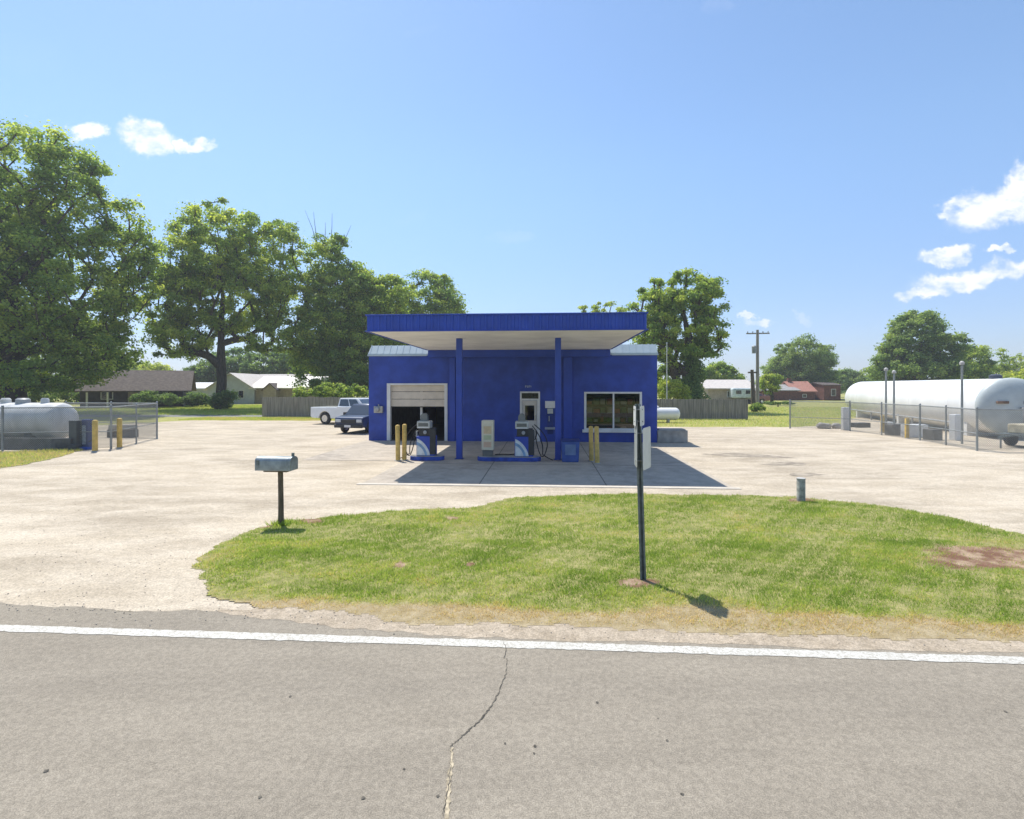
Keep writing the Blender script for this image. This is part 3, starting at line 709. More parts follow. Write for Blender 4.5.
def arc_pts(p0, p1, sag, n=12, side=(0, 0, -1)):
    out = []
    for k in range(n + 1):
        t = k / n; q = 4 * t * (1 - t); out.append(tuple(p0[i] + (p1[i] - p0[i]) * t + side[i] * sag * q for i in range(3)))
    return out
def pump(px, label, hs):
    v = -5.85; u = uat(px, v - .2); t = thing('fuel_pump', label, 'fuel pump', (*uv(u, v), .162), R(A), 'old blue and white fuel pumps')
    W = .31
    MB().box(-W, W, -.2, .2, 0, .66).build('cabinet', BLUE_TRIM, t, bevel=.02)
    poly = [(-W + .02, .02)] + [(-W + .02 + .44 * math.sin(k / 10 * PI / 2) ** 1.4, .02 + .56 * math.cos(k / 10 * PI / 2) ** 1.2) for k in range(10, -1, -1)]
    MB().prism(poly, -.209, -.2005).build('white_panel', mat('pump_white', (.70, .74, .74), .4, var=.08, scale=8), t)
    band = [(-W + .02 + .44 * math.sin(k / 10 * PI / 2) ** 1.4 * .8, .02 + .56 * math.cos(k / 10 * PI / 2) ** 1.2 * .8) for k in range(11)] + [(-W + .02 + .44 * math.sin(k / 10 * PI / 2) ** 1.4 * .62, .02 + .56 * math.cos(k / 10 * PI / 2) ** 1.2 * .62) for k in range(10, -1, -1)]
    MB().prism(band, -.216, -.2095).build('swoosh_stripe', mat('pale_blue_stripe', (.25, .42, .62), .4), t)
    MB().box(-W + .07, W - .02, -.17, .17, .6605, .92).build('neck', DARK, t, bevel=.02)
    MB().lathe([(0, .06), (.03, .06), (.035, .05)], Matrix.Translation((-.02, -.171, .79)) @ Matrix.Rotation(R(-90), 4, 'Z'), 16).build('dial', mat('dial_grey', (.4, .42, .44), .4), t, smooth=True)
    MB().box(.14, W + .03, -.21, -.15, .05, .9).build('nozzle_housing', DARK, t, bevel=.015)
    hd = MB().box(-W + .02, W - .16, -.22, .2, .9205, 1.16).build('head', mat('head_grey', (.50, .51, .47), .4, var=.08), t, bevel=.02)
    MB().box(-W + .07, W - .22, -.224, -.2205, .99, 1.10).build('display', mat('display_grey', (.16, .17, .16), .2), hd)
    MB().box(-W + .05, W - .20, -.2235, -.2205, .935, .965).build('price_strip', WHITE, hd)
    tp = MB().box(-.2, .04, -.12, .1, 1.161, 1.24); tp.lathe([(-.1, .12), (.1, .12)], Matrix.Translation((-.08, -.01, 1.30)) @ Matrix.Rotation(R(90), 4, 'Z'), 16)
    tp.build('topper', mat('topper_grey', (.20, .21, .20), .5), t, smooth=True)
    x0 = hs * (W + .02)
    nz = MB().box(x0 - .03, x0 + .03, -.1, .1, .62, .82).build('nozzle_holder', mat('holder_grey', (.35, .36, .36), .5), t, bevel=.01)
    MB().tube([(x0 + hs * .06, -.03, .84), (x0 + hs * .08, -.05, .74), (x0 + hs * .05, -.08, .62), (x0 + hs * .02, -.12, .55)], [.018, .028, .022, .012]).build('nozzle', BLACK, nz, smooth=True)
    pts = arc_pts((x0, .05, 1.05), (x0 + hs * .42, .0, .25), -.16, 10, (-hs, 0, 0)) + arc_pts((x0 + hs * .42, .0, .25), (x0 + hs * .06, -.08, .6), .42, 12)[1:]
    MB().tube(pts, .017, 8).build('hose', BLACK, t, smooth=True)
    pts = arc_pts((x0 * .8, .16, 1.0), (x0 + hs * .28, .1, .05), -.12, 10, (-hs, 0, 0)) + arc_pts((x0 + hs * .28, .1, .05), (x0 + hs * .62, -.05, -.12), .02, 8)[1:]
    MB().tube(pts, .017, 8).build('hose', BLACK, t, smooth=True)
    return t
pump(425.5, 'blue fuel pump beside two yellow posts in front of garage bay', -1)
pump(524, 'blue fuel pump in front of the shop door', 1)
# cream cabinet on the right island
t = thing('payment_cabinet', 'tall cream cabinet on pedestal at left end of the right pump island', 'cabinet', (*uv(uat(488, -5.85), -5.85), .162), R(A))
MB().box(-.17, .17, -.14, .14, .0, .20).build('pedestal', mat('dark_pedestal', (.16, .155, .14), .7), t, bevel=.01)
CB = MB().box(-.2, .2, -.16, .16, .2005, 1.19).build('cabinet_body', mat('cream_cabinet', (.72, .66, .50), .5, var=.06), t, bevel=.02)
MB().box(-.13, .13, -.166, -.1605, .75, 1.0).build('sticker', mat('orange_tint', (.72, .55, .32), .5, var=.1), CB)
MB().box(-.13, .13, -.166, -.1605, .55, .70).build('sticker', mat('green_tint', (.52, .56, .33), .5, var=.1), CB)
MB().box(-.13, .13, -.166, -.1605, .30, .48).build('sticker', mat('peach_tint', (.75, .52, .35), .5, var=.1), CB)
hz = MB(); hz.tube([(0, 0, .03), (.25, -.05, .05), (.5, .06, .03), (.72, .0, .06)], .018, 8); tag(hz.build('rubber_hose', BLACK, None, smooth=True, loc=(*uv(uat(495, -5.8), -5.8), .162), rot=(0, 0, R(A))), 'black hose lying on the right pump island beside the cream cabinet', 'hose')
# trash can
t = thing('trash_can', 'blue waste bin standing right of the right canopy column', 'trash can', (*uv(uat(570, -5.9), -5.9), .012), R(A))
bn = MB(); bn.add([(-.27, -.27, 0), (.27, -.27, 0), (.27, .27, 0), (-.27, .27, 0), (-.3, -.3, .68), (.3, -.3, .68), (.3, .3, .68), (-.3, .3, .68)], [(0, 3, 2, 1), (4, 5, 6, 7), (0, 1, 5, 4), (1, 2, 6, 5), (2, 3, 7, 6), (3, 0, 4, 7)])
bn.build('bin_body', mat('blue_bin', (.055, .11, .36), .5, var=.12, scale=4), t, bevel=.03)
MB().box(-.315, .315, -.315, .315, .681, .72).build('rim', BLUE_DK, t, bevel=.015)
MB().box(-.17, .17, -.302, -.296, .24, .58).build('panel', mat('pale_blue_panel', (.16, .24, .42), .5), t)

# bollards
def bollard(x, y, h, label, r=.075, lean=0.0, group='yellow steel bollards'):
    t = thing('bollard', label, 'bollard', (x, y, .005), 0, group); t.rotation_euler = (lean * .3, lean, 0)
    MB().lathe([(0, r), (h - .04, r), (h - .012, r * .8), (h, r * .3)], Matrix.Rotation(R(-90), 4, 'Y'), 20).build('pipe', YELLOW, t, smooth=True)
    MB().lathe([(0, r + .05), (.025, r + .04)], Matrix.Rotation(R(-90), 4, 'Y'), 16).build('footing', CONC, t)
    return t
bollard(*G(398, 461), 1.2, 'outer left yellow bollard of the pair beside the left pump', lean=R(-.6))
bollard(*G(404.3, 460.5), 1.22, 'inner yellow bollard of the pair, closest to the left pump', lean=R(.5))
bollard(*G(591.5, 461.5), 1.17, 'left yellow bollard of the pair under the wide window', lean=R(-1))
bollard(*G(597.3, 463.5), 1.2, 'right yellow bollard of the pair under the wide window', lean=R(-1.2))
bollard(*G(95, 451.5), 1.2, 'yellow bollard next to the blue dispenser in the left yard', r=.09)
bollard(*G(119.5, 448), 1.2, 'yellow bollard with stones at its foot near the left fence gatepost', r=.09)
bollard(*G(882.5, 433), .95, 'yellow bollard inside right yard, further from the road', r=.09)
bollard(*G(907, 438.5), .98, 'yellow bollard inside right yard, nearer to the road', r=.09)

# ------------------------------------------------------------------ mailbox, sign, stub
mx, my = G(281, 526)
t = thing('mailbox', 'grey metal mailbox on a dark wooden post at left end of the grass', 'mailbox', (mx, my, .0), R(-6))
MB().tube([(0, 0, -.05), (0, 0, .4), (-.01, 0, .98)], [.052, .047, .045], 10).build('post', WOODPOST, t, smooth=True)
MB().box(-.28, .16, -.09, .09, .975, 1.0).build('board', WOODPOST, t, bevel=.004)
def mbprof(hw, z0, zs, n=10): return [(-hw, z0), (hw, z0)] + [(hw * math.cos(PI * k / n), zs + hw * .62 * math.sin(PI * k / n)) for k in range(n + 1)]
Mx = Matrix.Translation((0, 0, 0)) @ Matrix.Rotation(R(90), 4, 'Z')
MB().prism(mbprof(.125, 1.001, 1.17), .42, -.20, Mx).build('box', SKIN_ZINC, t, smooth=True, bevel=.006)
dm = MB().prism([(x * 1.05, z + .003) for x, z in mbprof(.127, 1.0, 1.172)], -.201, -.25, Mx).build('door', SKIN_ZINC, t, smooth=True, bevel=.006)
MB().box(.205, .245, -.02, .02, 1.25, 1.31).build('latch', DKSTEEL, dm, bevel=.004)
MB().box(-.38, -.34, -.142, -.133, 1.10, 1.19).build('flag', DKSTEEL, t)
wd = MB(); r_ = random.Random(8)
Cw = np.array([(mx + r_.gauss(.02, .09), my + r_.gauss(0, .06), .02) for _ in range(240)]); Nw = np.array([(r_.gauss(0, .5), r_.gauss(0, .5), 1) for _ in range(240)])
tag(cards('weeds', Cw, Nw, np.array([r_.uniform(.05, .15) for _ in range(240)]), np.array([r_.uniform(0, .4) for _ in range(240)]), BLADE, 'blade'), 'weeds around the foot of the mailbox post', 'weeds', kind='stuff')

sx, sy = G(643.5, 583)
t = thing('sign_post', 'leaning dark steel post with two narrow road sign plates seen edge on', 'sign', (sx, sy, .0), R(0))
H = 2.27; tx = sx - .075; lx = (638 - 512) * sy / F - sx - .0
top_ = Vector((lx, .02, H))
def along(z): return Vector((lx * z / H, .02 * z / H, z))
pm = MB(); prof = [(-.038, 0), (-.038, -.006), (-.016, -.006), (-.012, .028), (.012, .028), (.016, -.006), (.038, -.006), (.038, 0), (.018, 0), (.015, .034), (-.015, .034), (-.018, 0)]
vs = []
for z in (-.1, H): c = along(max(0, z)); vs += [(c.x + x, c.y + y, z) for x, y in prof]
nn = len(prof); pm.add(vs, [tuple(range(nn)), tuple(range(2 * nn - 1, nn - 1, -1))] + [(i, (i + 1) % nn, (i + 1) % nn + nn, i + nn) for i in range(nn)])
pm.build('post', DKSTEEL, t)
SG = mat('sign_back', (.42, .44, .42), .5, .2, var=.08); SW = mat('sign_face_white', (.70, .70, .66), .5, var=.06)
def plate(zc, wd_, hg, dx, dy, ang, m, name='sign_plate'):
    c = along(zc); M = Matrix.Translation((c.x + dx, c.y + dy, zc)) @ Matrix.Rotation(R(ang), 4, 'Z') @ Matrix.Rotation(R(-1.5), 4, 'Y')
    pl = []
    for (qx, qz, a0) in ((wd_ / 2 - .03, hg / 2 - .03, 0), (-wd_ / 2 + .03, hg / 2 - .03, 90), (-wd_ / 2 + .03, -hg / 2 + .03, 180), (wd_ / 2 - .03, -hg / 2 + .03, 270)):
        for k in range(5): a = R(a0 + k * 22.5); pl.append((qx + .03 * math.cos(a), qz + .03 * math.sin(a)))
    o = MB().prism(pl, -.0015, .0015, M).build(name, m, t); return o
plate(2.12, .22, .25, .05, -.01, 62, SW); plate(2.12, .22, .25, -.045, -.01, 84, SW)
plate(1.71, .30, .53, .10, .0, 57, SW); plate(1.78, .26, .6, -.04, .0, 84, SG)
for z in (2.05, 2.2, 1.9, 1.55): c = along(z); MB().tube([(c.x - .055, c.y - .01, z), (c.x + .06, c.y - .01, z)], .008, 8).build('bolt', GALV, t)
bx, by = G(801, 502)
t = thing('stub_pipe', 'short weathered steel stub post at the back edge of the grass', 'post', (bx, by, -.02), 0)
MB().lathe([(0, .085), (.5, .085), (.515, .078)], Matrix.Rotation(R(-90), 4, 'Y'), 20).build('pipe', mat('stub_metal', (.42, .42, .38), .7, .0, var=.25, scale=9), t, smooth=True)
MB().lathe([(.516, .092), (.535, .092), (.545, .06)], Matrix.Rotation(R(-90), 4, 'Y'), 20).build('cap', mat('stub_cap', (.55, .54, .50), .6), t, smooth=True)

# ------------------------------------------------------------------ tanks
def dome_prof(L, r, dl, n=8):
    a = [(-L / 2 - dl * math.cos(PI / 2 * k / n), r * math.sin(PI / 2 * k / n) + .001) for k in range(n + 1)]
    return a + [(-x, y) for x, y in reversed(a)]
def tank(name, label, x, y, rz, L, r, zc, m, dl, saddles, sadm=CONC, fit=True):
    t = thing(name, label, 'propane tank', (x, y, 0), rz)
    Mz = Matrix.Translation((0, 0, zc))
    sh = MB().lathe(dome_prof(L, r, dl), Mz, 40).build('shell', m, t, smooth=True)
    for q in (-.36, -.12, .12, .36): MB().lathe([(q * L - .02, r + .001), (q * L - .015, r + .006), (q * L + .015, r + .006), (q * L + .02, r + .001)], Mz, 40).build('weld_band', m, sh, smooth=True)
    for q in saddles:
        b = MB(); n = 10; poly = [(-r * .8, .0), (r * .8, .0), (r * .8, zc - r * .45)] + [(r * .8 * math.cos(a), zc - math.sqrt(max(0, (r + .004) ** 2 - (r * .8 * math.cos(a)) ** 2))) for a in [PI * k / n for k in range(1, n)]] + [(-r * .8, zc - r * .45)]
        Ms = Matrix.Translation((q * L, 0, 0)) @ Matrix.Rotation(R(90), 4, 'Z')
        b.prism(poly, -.15, .15, Ms).build('saddle', sadm, t)
    if fit:
        for q, s_ in ((.02, .17), (.17, .24), (.36, .14)):
            MB().lathe([(zc + r - .05, s_), (zc + r + .14, s_), (zc + r + .2, s_ * .7)], Matrix.Translation((q * L, 0, 0)) @ Matrix.Rotation(R(-90), 4, 'Y'), 16).build('valve_dome', m if s_ < .2 else GREY, t, smooth=True)
    return t
# left yard tank, parallel to the lot edge, and what stands round it
tank('propane_tank', 'weathered white horizontal tank behind the left chain link fence', -21.2, 21.35, R(A - 1), 5.2, .73, 1.07, TANKG, .30, (-.36, .33), CONC_DK)
bw = MB()
for k in range(16): a = -21.5 + k * .41; bw.box(a, a + .40, -.1, .1, 0, .23); 
for k in range(15): a = -21.3 + k * .41; bw.box(a, a + .40, -.1, .1, .233, .46)
bw.v = [(x + 21.5 - 6.6, y, z) for x, y, z in bw.v]
tag(bw.build('block_wall', CONC_DK, None, bevel=.008, loc=(-16.9, 20.0, 0), rot=(0, 0, R(A))), 'low dark concrete block kerb in front of the left tank', 'wall')
t = thing('block_stack', 'dark grey block base behind the left fence by the yard corner', 'concrete block', (-19.0, 25.0, 0), R(A))
MB().box(-.65, .65, -.2, .2, 0, .38).build('lower_blocks', CONC_DK, t, bevel=.01); MB().box(-.6, .6, -.18, .18, .381, .6).build('upper_blocks', CONC, t, bevel=.01)
t = thing('dispenser_cabinet', 'dark upright steel cabinet at the end of the left tank', 'cabinet', (-17.15, 20.2, 0), R(A))
MB().box(-.17, .17, -.2, .2, 0.02, 1.15).build('case', mat('dark_cabinet', (.09, .10, .10), .5), t, bevel=.015); MB().box(-.14, .14, -.206, -.201, .1, 1.05).build('door', mat('dark_cabinet_door', (.12, .13, .13), .5), t)
t = thing('propane_dispenser', 'narrow blue and white dispenser on blue base beside left yard bollard', 'dispenser', (*G(87, 449), 0), R(A))
MB().box(-1.0, .25, -.28, .2, 0, .10).build('base', mat('blue_base', (.03, .09, .4), .6, var=.15), t, bevel=.01); MB().box(-.95, -.45, -.22, .12, .101, .14).build('pad', mat('pale_pad', (.5, .58, .66), .6), t)
MB().box(-.12, .15, -.12, .12, .101, 1.18).build('case', BLUE_DK, t, bevel=.015); MB().box(-.09, .06, -.127, -.121, .2, .95).build('front_panel', mat('pale_blue_panel2', (.42, .52, .64), .5, var=.2, scale=9), t)
MB().tube(arc_pts((.16, 0, 1.0), (.18, -.1, .3), .3, 10, (1, 0, 0)), .016).build('hose', BLACK, t, smooth=True)
# small white tank right of the building
t = tank('small_propane_tank', 'small white propane tank right of the blue building', 9.9, 35.0, R(A), 2.5, .42, .60, TANKW, .3, (), fit=False)
for q in (-.3, .3): MB().box(q * 2.5 - .06, q * 2.5 + .06, -.25, .25, 0, .3).build('foot', GREY, t)
MB().lathe([(1.0, .14), (1.1, .14), (1.15, .08)], Matrix.Rotation(R(-90), 4, 'Y'), 14).build('valve_dome', TANKW, t, smooth=True)
# big tank in the right yard
ax, ay, bx2, by2 = 23.5, 24.1, 29.05, 42.3
L_ = math.hypot(bx2 - ax, by2 - ay); an = math.atan2(by2 - ay, bx2 - ax)
big = tank('large_propane_tank', 'very large white cylindrical tank with near end greyed as shade in right yard', (ax + bx2) / 2, (ay + by2) / 2, an, L_, 1.36, 1.50, TANKW, .45, (-.42, .0, .40), WHITE, fit=False)
MZ = Matrix.Translation((-L_ / 2, 0, 1.52))
hp = [(-.012 - .46 * math.cos(PI / 2 * k / 10), 1.372 * math.sin(PI / 2 * k / 10) + .001) for k in range(11)]
MB().lathe(hp + [(.10, 1.366)], MZ, 40).build('end_cap', TANKEND, big, smooth=True)  # near head wears the shaded tone of the white shell
for (yy, zz, a, b) in ((.55, .22, .22, .06), (-.45, .22, .22, .06)): MB().box(-.50, -.38, yy - a, yy + a, zz - b, zz + b, MZ).build('bracket', mat('rusty_bracket', (.30, .20, .14), .8, var=.3), big, bevel=.01)
pp = MB(); pp.tube([(-.75, -.1, .0), (-.75, -.1, -1.1)], .05); pp.tube([(-.5, -.1, -.05), (-.78, -.1, -.05)], .05); pp.v = [tuple(MZ @ Vector(v)) for v in pp.v]; pp.build('pipe', GREY, big, smooth=True)
MB().lathe([(2.86, .25), (3.02, .25), (3.08, .15)], Matrix.Translation((-L_ / 2 + 1.2, 0, 0)) @ Matrix.Rotation(R(-90), 4, 'Y'), 16).build('valve_dome', mat('dark_valve', (.07, .08, .11), .5), big, smooth=True)
pw = MB(); pw.tube([(-8, 1.42, .62), (8, 1.42, .62)], .05); pw.tube([(-3, 1.42, .62), (-3, 1.42, .05)], .05); pw.tube([(3.5, 1.42, .62), (3.5, 1.42, .05)], .05); pw.build('side_pipe', GREY, big, smooth=True)
for (px, py, ztop, lab) in ((886, 434, 3.30, 'thin standpipe in front of the big tank, further of the close pair'), (894, 435, 3.15, 'thin standpipe in front of the big tank, nearer of the close pair'), (962, 444, 3.42, 'lone thin standpipe with cap before the near end of the big tank')):
    x, y = G(px, py); t = thing('standpipe', lab, 'pipe', (x, y, 0), 0, 'tall thin pipes before the big tank')
    MB().tube([(0, 0, 0), (0, 0, ztop)], .045).build('pipe', GALV, t, smooth=True); MB().lathe([(ztop, .09), (ztop + .10, .09), (ztop + .16, .03)], Matrix.Rotation(R(-90), 4, 'Y'), 12).build('cap', mat('pale_cap', (.55, .53, .5), .6), t, smooth=True)
for (px, py, w_, h_, d_, m, lab) in ((849, 431, .42, 1.3, .2, WHITE, 'white upright post near the far end of the right yard fence'), (899, 436, .62, .55, .5, CONC_DK, 'dark square block beside the farther yellow yard bollard'), (893, 434, .4, .6, .3, WHITE, 'white block between the two yellow yard bollards'),
                                     (920, 438, 1.1, .62, .5, WHITE, 'wide white block right of the nearer yellow yard bollard'), (939, 441, .55, .5, .5, CONC_DK, 'dark block near the near end of the big tank'), (962, 441.5, .34, 1.2, .3, WHITE, 'white upright post under the near part of the big tank'), (864, 428, 1.0, .28, .5, DARK, 'low black object under the far part of the big tank')):
    x, y = G(px, py); b = MB().box(-w_ / 2, w_ / 2, -d_ / 2, d_ / 2, 0, h_)
    tag(b.build('yard_post' if h_ > 1 else 'yard_block', m, None, bevel=.03, loc=(x + .12, y + .5, 0), rot=(0, 0, R(12))), lab, 'post' if h_ > 1 else 'block')
# pale boulders at fence
def rock(x, y, s, seed, label, group='pale boulders by the right fence corner'):
    import bmesh
    bm = bmesh.new(); bmesh.ops.create_icosphere(bm, subdivisions=2, radius=1); r_ = random.Random(seed)
    k = [Vector((r_.gauss(0, 1), r_.gauss(0, 1), r_.gauss(0, 1))).normalized() for _ in range(9)]
    for v in bm.verts:
        for q in k: v.co -= q * max(0, v.co.dot(q) - .72) * .9
        v.co = Vector((v.co.x * s * 1.25, v.co.y * s, v.co.z * s * .75 + s * .45))
    me = bpy.data.meshes.new('boulder'); bm.to_mesh(me); bm.free(); me.materials.append(mat('pale_rock', (.46, .43, .38), .9, var=.15, scale=3, bump=.3)); o = bpy.data.objects.new('boulder', me); COL.objects.link(o); o.location = (x, y, 0)
    return tag(o, label, 'boulder', group)
x, y = G(827, 429); rock(x, y + .3, .34, 1, 'larger pale boulder, leftmost by the corner of the right fence'); x, y = G(836, 428.5); rock(x, y, .28, 2, 'smaller pale boulder, right one by the corner of the right fence')
# trailer at the right edge
tx_, ty_ = 20.75, 20.9
t = thing('utility_trailer', 'small trailer with pale and yellow load at right edge of the photo', 'trailer', (tx_ + .6, ty_, 0), R(12))
MB().box(-1.1, 1.1, -.6, .6, .48, .56).build('deck', DKSTEEL, t, bevel=.01)
MB().box(-.8, .0, -.45, .45, .565, .95).build('load', mat('pale_yellow_load', (.66, .58, .40), .6, var=.2), t, bevel=.05); MB().box(.15, .6, -.4, .4, .565, .85).build('load', mat('orange_load', (.6, .32, .08), .6), t, bevel=.05)
for sy_ in (-.68, .68): MB().lathe([(-.09, .2), (-.08, .3), (.08, .3), (.09, .2)], Matrix.Translation((-.25, sy_, .3)) @ Matrix.Rotation(R(90), 4, 'Z'), 20).build('wheel', BLACK, t, smooth=True)
MB().tube([(-1.1, 0, .5), (-1.9, 0, .45)], .04).build('drawbar', DKSTEEL, t); MB().tube([(-1.8, 0, .0), (-1.8, 0, .45)], .03).build('jack', GALV, t)

# concrete block right of the building
t = thing('concrete_planter', 'grey concrete block against the right corner of the blue building', 'concrete block', (G(675, 443)[0] , G(675, 443)[1] + .35, 0), R(A))
MB().box(-.72, .58, -.35, .35, 0, .56).build('block', CONC, t, bevel=.03)
MB().box(-.65, .5, -.28, .28, .561, .60).build('top_slab', mat('slab_pale', (.47, .46, .42), .9), t, bevel=.01)

# ------------------------------------------------------------------ fences
def chain_fence(pts, h, label, mid=True, spacing=3.0, name='chain_link_fence'):
    t = thing(name, label, 'fence', (*pts[0], 0), 0)
    o0 = Vector((*pts[0], 0))
    for i in range(len(pts) - 1):
        a, b = Vector((*pts[i], 0)) - o0, Vector((*pts[i + 1], 0)) - o0; L = (b - a).length; ang = math.atan2((b - a).y, (b - a).x)
        wm_ = MB().add([(0, 0, .04), (L, 0, .04), (L, 0, h), (0, 0, h)], [(0, 1, 2, 3)]); wm_.build('wire_mesh', CHAIN, t, loc=tuple(a), rot=(0, 0, ang))
        rl = MB(); rl.tube([(a.x, a.y, h), (b.x, b.y, h)], .024, 8)
        if mid: rl.tube([(a.x, a.y, h * .42), (b.x, b.y, h * .42)], .018, 8)
        rl.build('rail', GALV, t, smooth=True)
        n = max(1, round(L / spacing))
        for k in range(n + (i == len(pts) - 2)):
            p = a + (b - a) * k / n; q = .04 if k == 0 else .03
            po = MB().tube([(p.x, p.y, 0), (p.x, p.y, h + .05)], q, 10).build('post', GALV, t, smooth=True)
            MB().lathe([(h + .051, q * 1.25), (h + .09, q * .8), (h + .10, q * .2)], Matrix.Translation((p.x, p.y, 0)) @ Matrix.Rotation(R(-90), 4, 'Y'), 8).build('cap', GALV, po, smooth=True)
    return t
chain_fence([(-29, 20.5), (-19.6, 19.7), G(111, 449), G(157, 437.5), (-24.5, 25.6), (-32, 26.2)], 1.66, 'chain link fence round the left tank yard', spacing=2.6)
chain_fence([G(790, 428.5), G(850, 431), G(920, 440.5), G(977, 451), (23.5, 18.6), (30, 17.5)], 1.6, 'chain link fence along the big tank yard on the right', spacing=2.4)
def wood_fence(a, b, h, label, seed, m=WOOD):
    t = thing('wooden_fence', label, 'fence', (*a, 0), math.atan2(b[1] - a[1], b[0] - a[0])); L = math.hypot(b[0] - a[0], b[1] - a[1]); r_ = random.Random(seed)
    pb = MB(); x = 0
    while x < L: hh = h + r_.uniform(-.03, .03); pb.prism([(x, .03), (x + .135, .03), (x + .135, hh - .03), (x + .105, hh), (x + .03, hh), (x, hh - .03)], -.012 + r_.uniform(-.006, .006), .010); x += .145
    pb.build('pickets', m, t)
    MB().box(0, L, .012, .05, .35, .44).box(0, L, .012, .05, h - .4, h - .31).build('rails', m, t)
    n = int(L / 2.4)
    for k in range(n + 1): MB().box(k * L / n - .05, k * L / n + .05, .052, .15, 0, h - .05).build('post', m, t)
    return t
WOOD2 = mat('tan_board', (.33, .29, .24), .9, var=.2, scale=1.2, streak=(9, 9, .5), bump=.3)
wood_fence((-19.9, 40.8), (-3, 40.0), 1.62, 'long grey board fence behind the white pickup', 3, WOOD2)
wood_fence((9.5, 38.6), (17.5, 38.2), 1.52, 'grey board fence right of the building behind the small tank', 4)

# ------------------------------------------------------------------ poles
x, y = 757.5, 409.5; X_, Y_ = G(757.5, 410)
t = thing('utility_pole', 'tall wooden utility pole with crossarm and transformer right of the station', 'utility pole', (X_, Y_, 0), R(-8))
MB().tube([(0, 0, 0), (0, 0, 8.35)], [.19, .13], 12).build('pole', POLEW, t, smooth=True)
ar = MB().box(-1.15, 1.15, -.16, -.06, 7.9, 8.03).build('crossarm', POLEW, t, bevel=.01)
for q in (-1.0, -.5, .5, 1.0): MB().lathe([(8.03, .05), (8.13, .06), (8.2, .03)], Matrix.Translation((q, -.11, 0)) @ Matrix.Rotation(R(-90), 4, 'Y'), 8).build('insulator', GREY, ar, smooth=True)
MB().lathe([(5.9, .22), (6.6, .24), (6.7, .15)], Matrix.Translation((-.36, -.1, 0)) @ Matrix.Rotation(R(-90), 4, 'Y'), 14).build('transformer', mat('transformer_grey', (.30, .32, .33), .5), t, smooth=True)
X_, Y_ = G(752.5, 411.5)
t = thing('cut_pole', 'short dark weathered pole beside the tall utility pole', 'pole', (X_, Y_, 0), 0)
MB().tube([(.12, 0, 0), (.05, 0, 2), (-.05, 0, 4.1)], [.24, .19, .15], 10).build('pole', WOODPOST, t, smooth=True); MB().box(-.42, .4, -.1, .1, 3.75, 3.9).build('stub_arm', WOODPOST, t)
X_, Y_ = 12.4, 41.0
t = thing('thin_pole', 'thin pale metal pole behind the board fence right of the building', 'pole', (X_, Y_, 0), 0)
MB().tube([(0, 0, 0), (0, 0, 5.9)], [.05, .035], 10).build('shaft', mat('pale_pole', (.6, .6, .56), .5), t, smooth=True); MB().lathe([(5.9, .07), (6.0, .05)], Matrix.Rotation(R(-90), 4, 'Y'), 10).build('cap', GREY, t)

# ------------------------------------------------------------------ houses
def house(name, label, cx, cy, rz, W, D, hw, hr, wm_, rm, gable='x', over=.4, wins=(), doors=(), chim=None, posts=(), cat='house'):
    """gable 'x': ridge along local x. local front is -y"""
    t = thing(name, label, cat, (cx, cy, 0), rz)
    w2, d2 = W / 2, D / 2; wb = MB(); wb.box(-w2, w2, -d2, d2, 0, hw)
    if gable == 'x': 
        for s_ in (-w2, w2): wb.add([(s_, -d2, hw), (s_, d2, hw), (s_, 0, hw + hr)], [(0, 1, 2)])
    else:
        for s_ in (-d2, d2): wb.add([(-w2, s_, hw), (w2, s_, hw), (0, s_, hw + hr)], [(0, 1, 2)])
    wb.build('wall', wm_, t)
    sl_ = hr / (d2 if gable == 'x' else w2); e = over; th = .14
    rf = MB()
    if gable == 'x': pr_ = [(-d2 - e, hw - e * sl_), (0, hw + hr), (d2 + e, hw - e * sl_), (d2 + e, hw - e * sl_ + th), (0, hw + hr + th), (-d2 - e, hw - e * sl_ + th)]; M = Matrix.Rotation(R(90), 4, 'Z'); rf.prism(pr_, -w2 - e, w2 + e, M)
    else: pr_ = [(-w2 - e, hw - e * sl_), (0, hw + hr), (w2 + e, hw - e * sl_), (w2 + e, hw - e * sl_ + th), (0, hw + hr + th), (-w2 - e, hw - e * sl_ + th)]; rf.prism(pr_, -d2 - e, d2 + e)
    rf.v = [(x, y, z + .004) for x, y, z in rf.v]
    RF = rf.build('roof', rm, t)
    if chim: MB().box(chim - .3, chim + .3, -.3, .3, hw + hr * .6, hw + hr + .7).build('chimney', BRICK, RF)
    for (x, z, w_, h_) in wins:
        f_ = MB().box(x - w_ / 2, x + w_ / 2, -d2 - .05, -d2 - .004, z, z + h_).build('window', WHITE, t); MB().box(x - w_ / 2 + .07, x + w_ / 2 - .07, -d2 - .06, -d2 - .052, z + .07, z + h_ - .07).build('pane', DARKGLASS, f_)
    for x in doors: MB().box(x - .5, x + .5, -d2 - .05, -d2 - .004, .1, 2.15).build('door', TANWALL, t)
    for x in posts: MB().box(x - .08, x + .08, -d2 - e + .05, -d2 - e + .2, 0, hw - e * sl_ - .02).build('porch_post', WHITE, t)
    return t
house('house', 'dark low house with brown shingle roof under the big left trees', -44.5, 61, R(28), 9.5, 6.5, 2.35, 1.9, DKWALL, SHINGLE, 'x', .9, [(-2.4, 1, 1.1, 1), (2.6, 1, 1.3, 1)], [0], None, (-4.0, -2.2, 1.8))
house('house', 'pale grey gable ended house behind the second left tree', -39.6, 76, R(4), 6.4, 9, 2.1, 2.1, SIDING, SHINGLEL, 'y', .35, [(1.4, .8, .8, 1.1)], [], None)
house('house', 'long low house with sunlit pale roof joined behind the grey gable', -37.2, 84, R(-6), 8, 8, 2.4, 1.9, SIDING, SHINGLEL, 'x', .4, [(0, 1, 1, 1)])
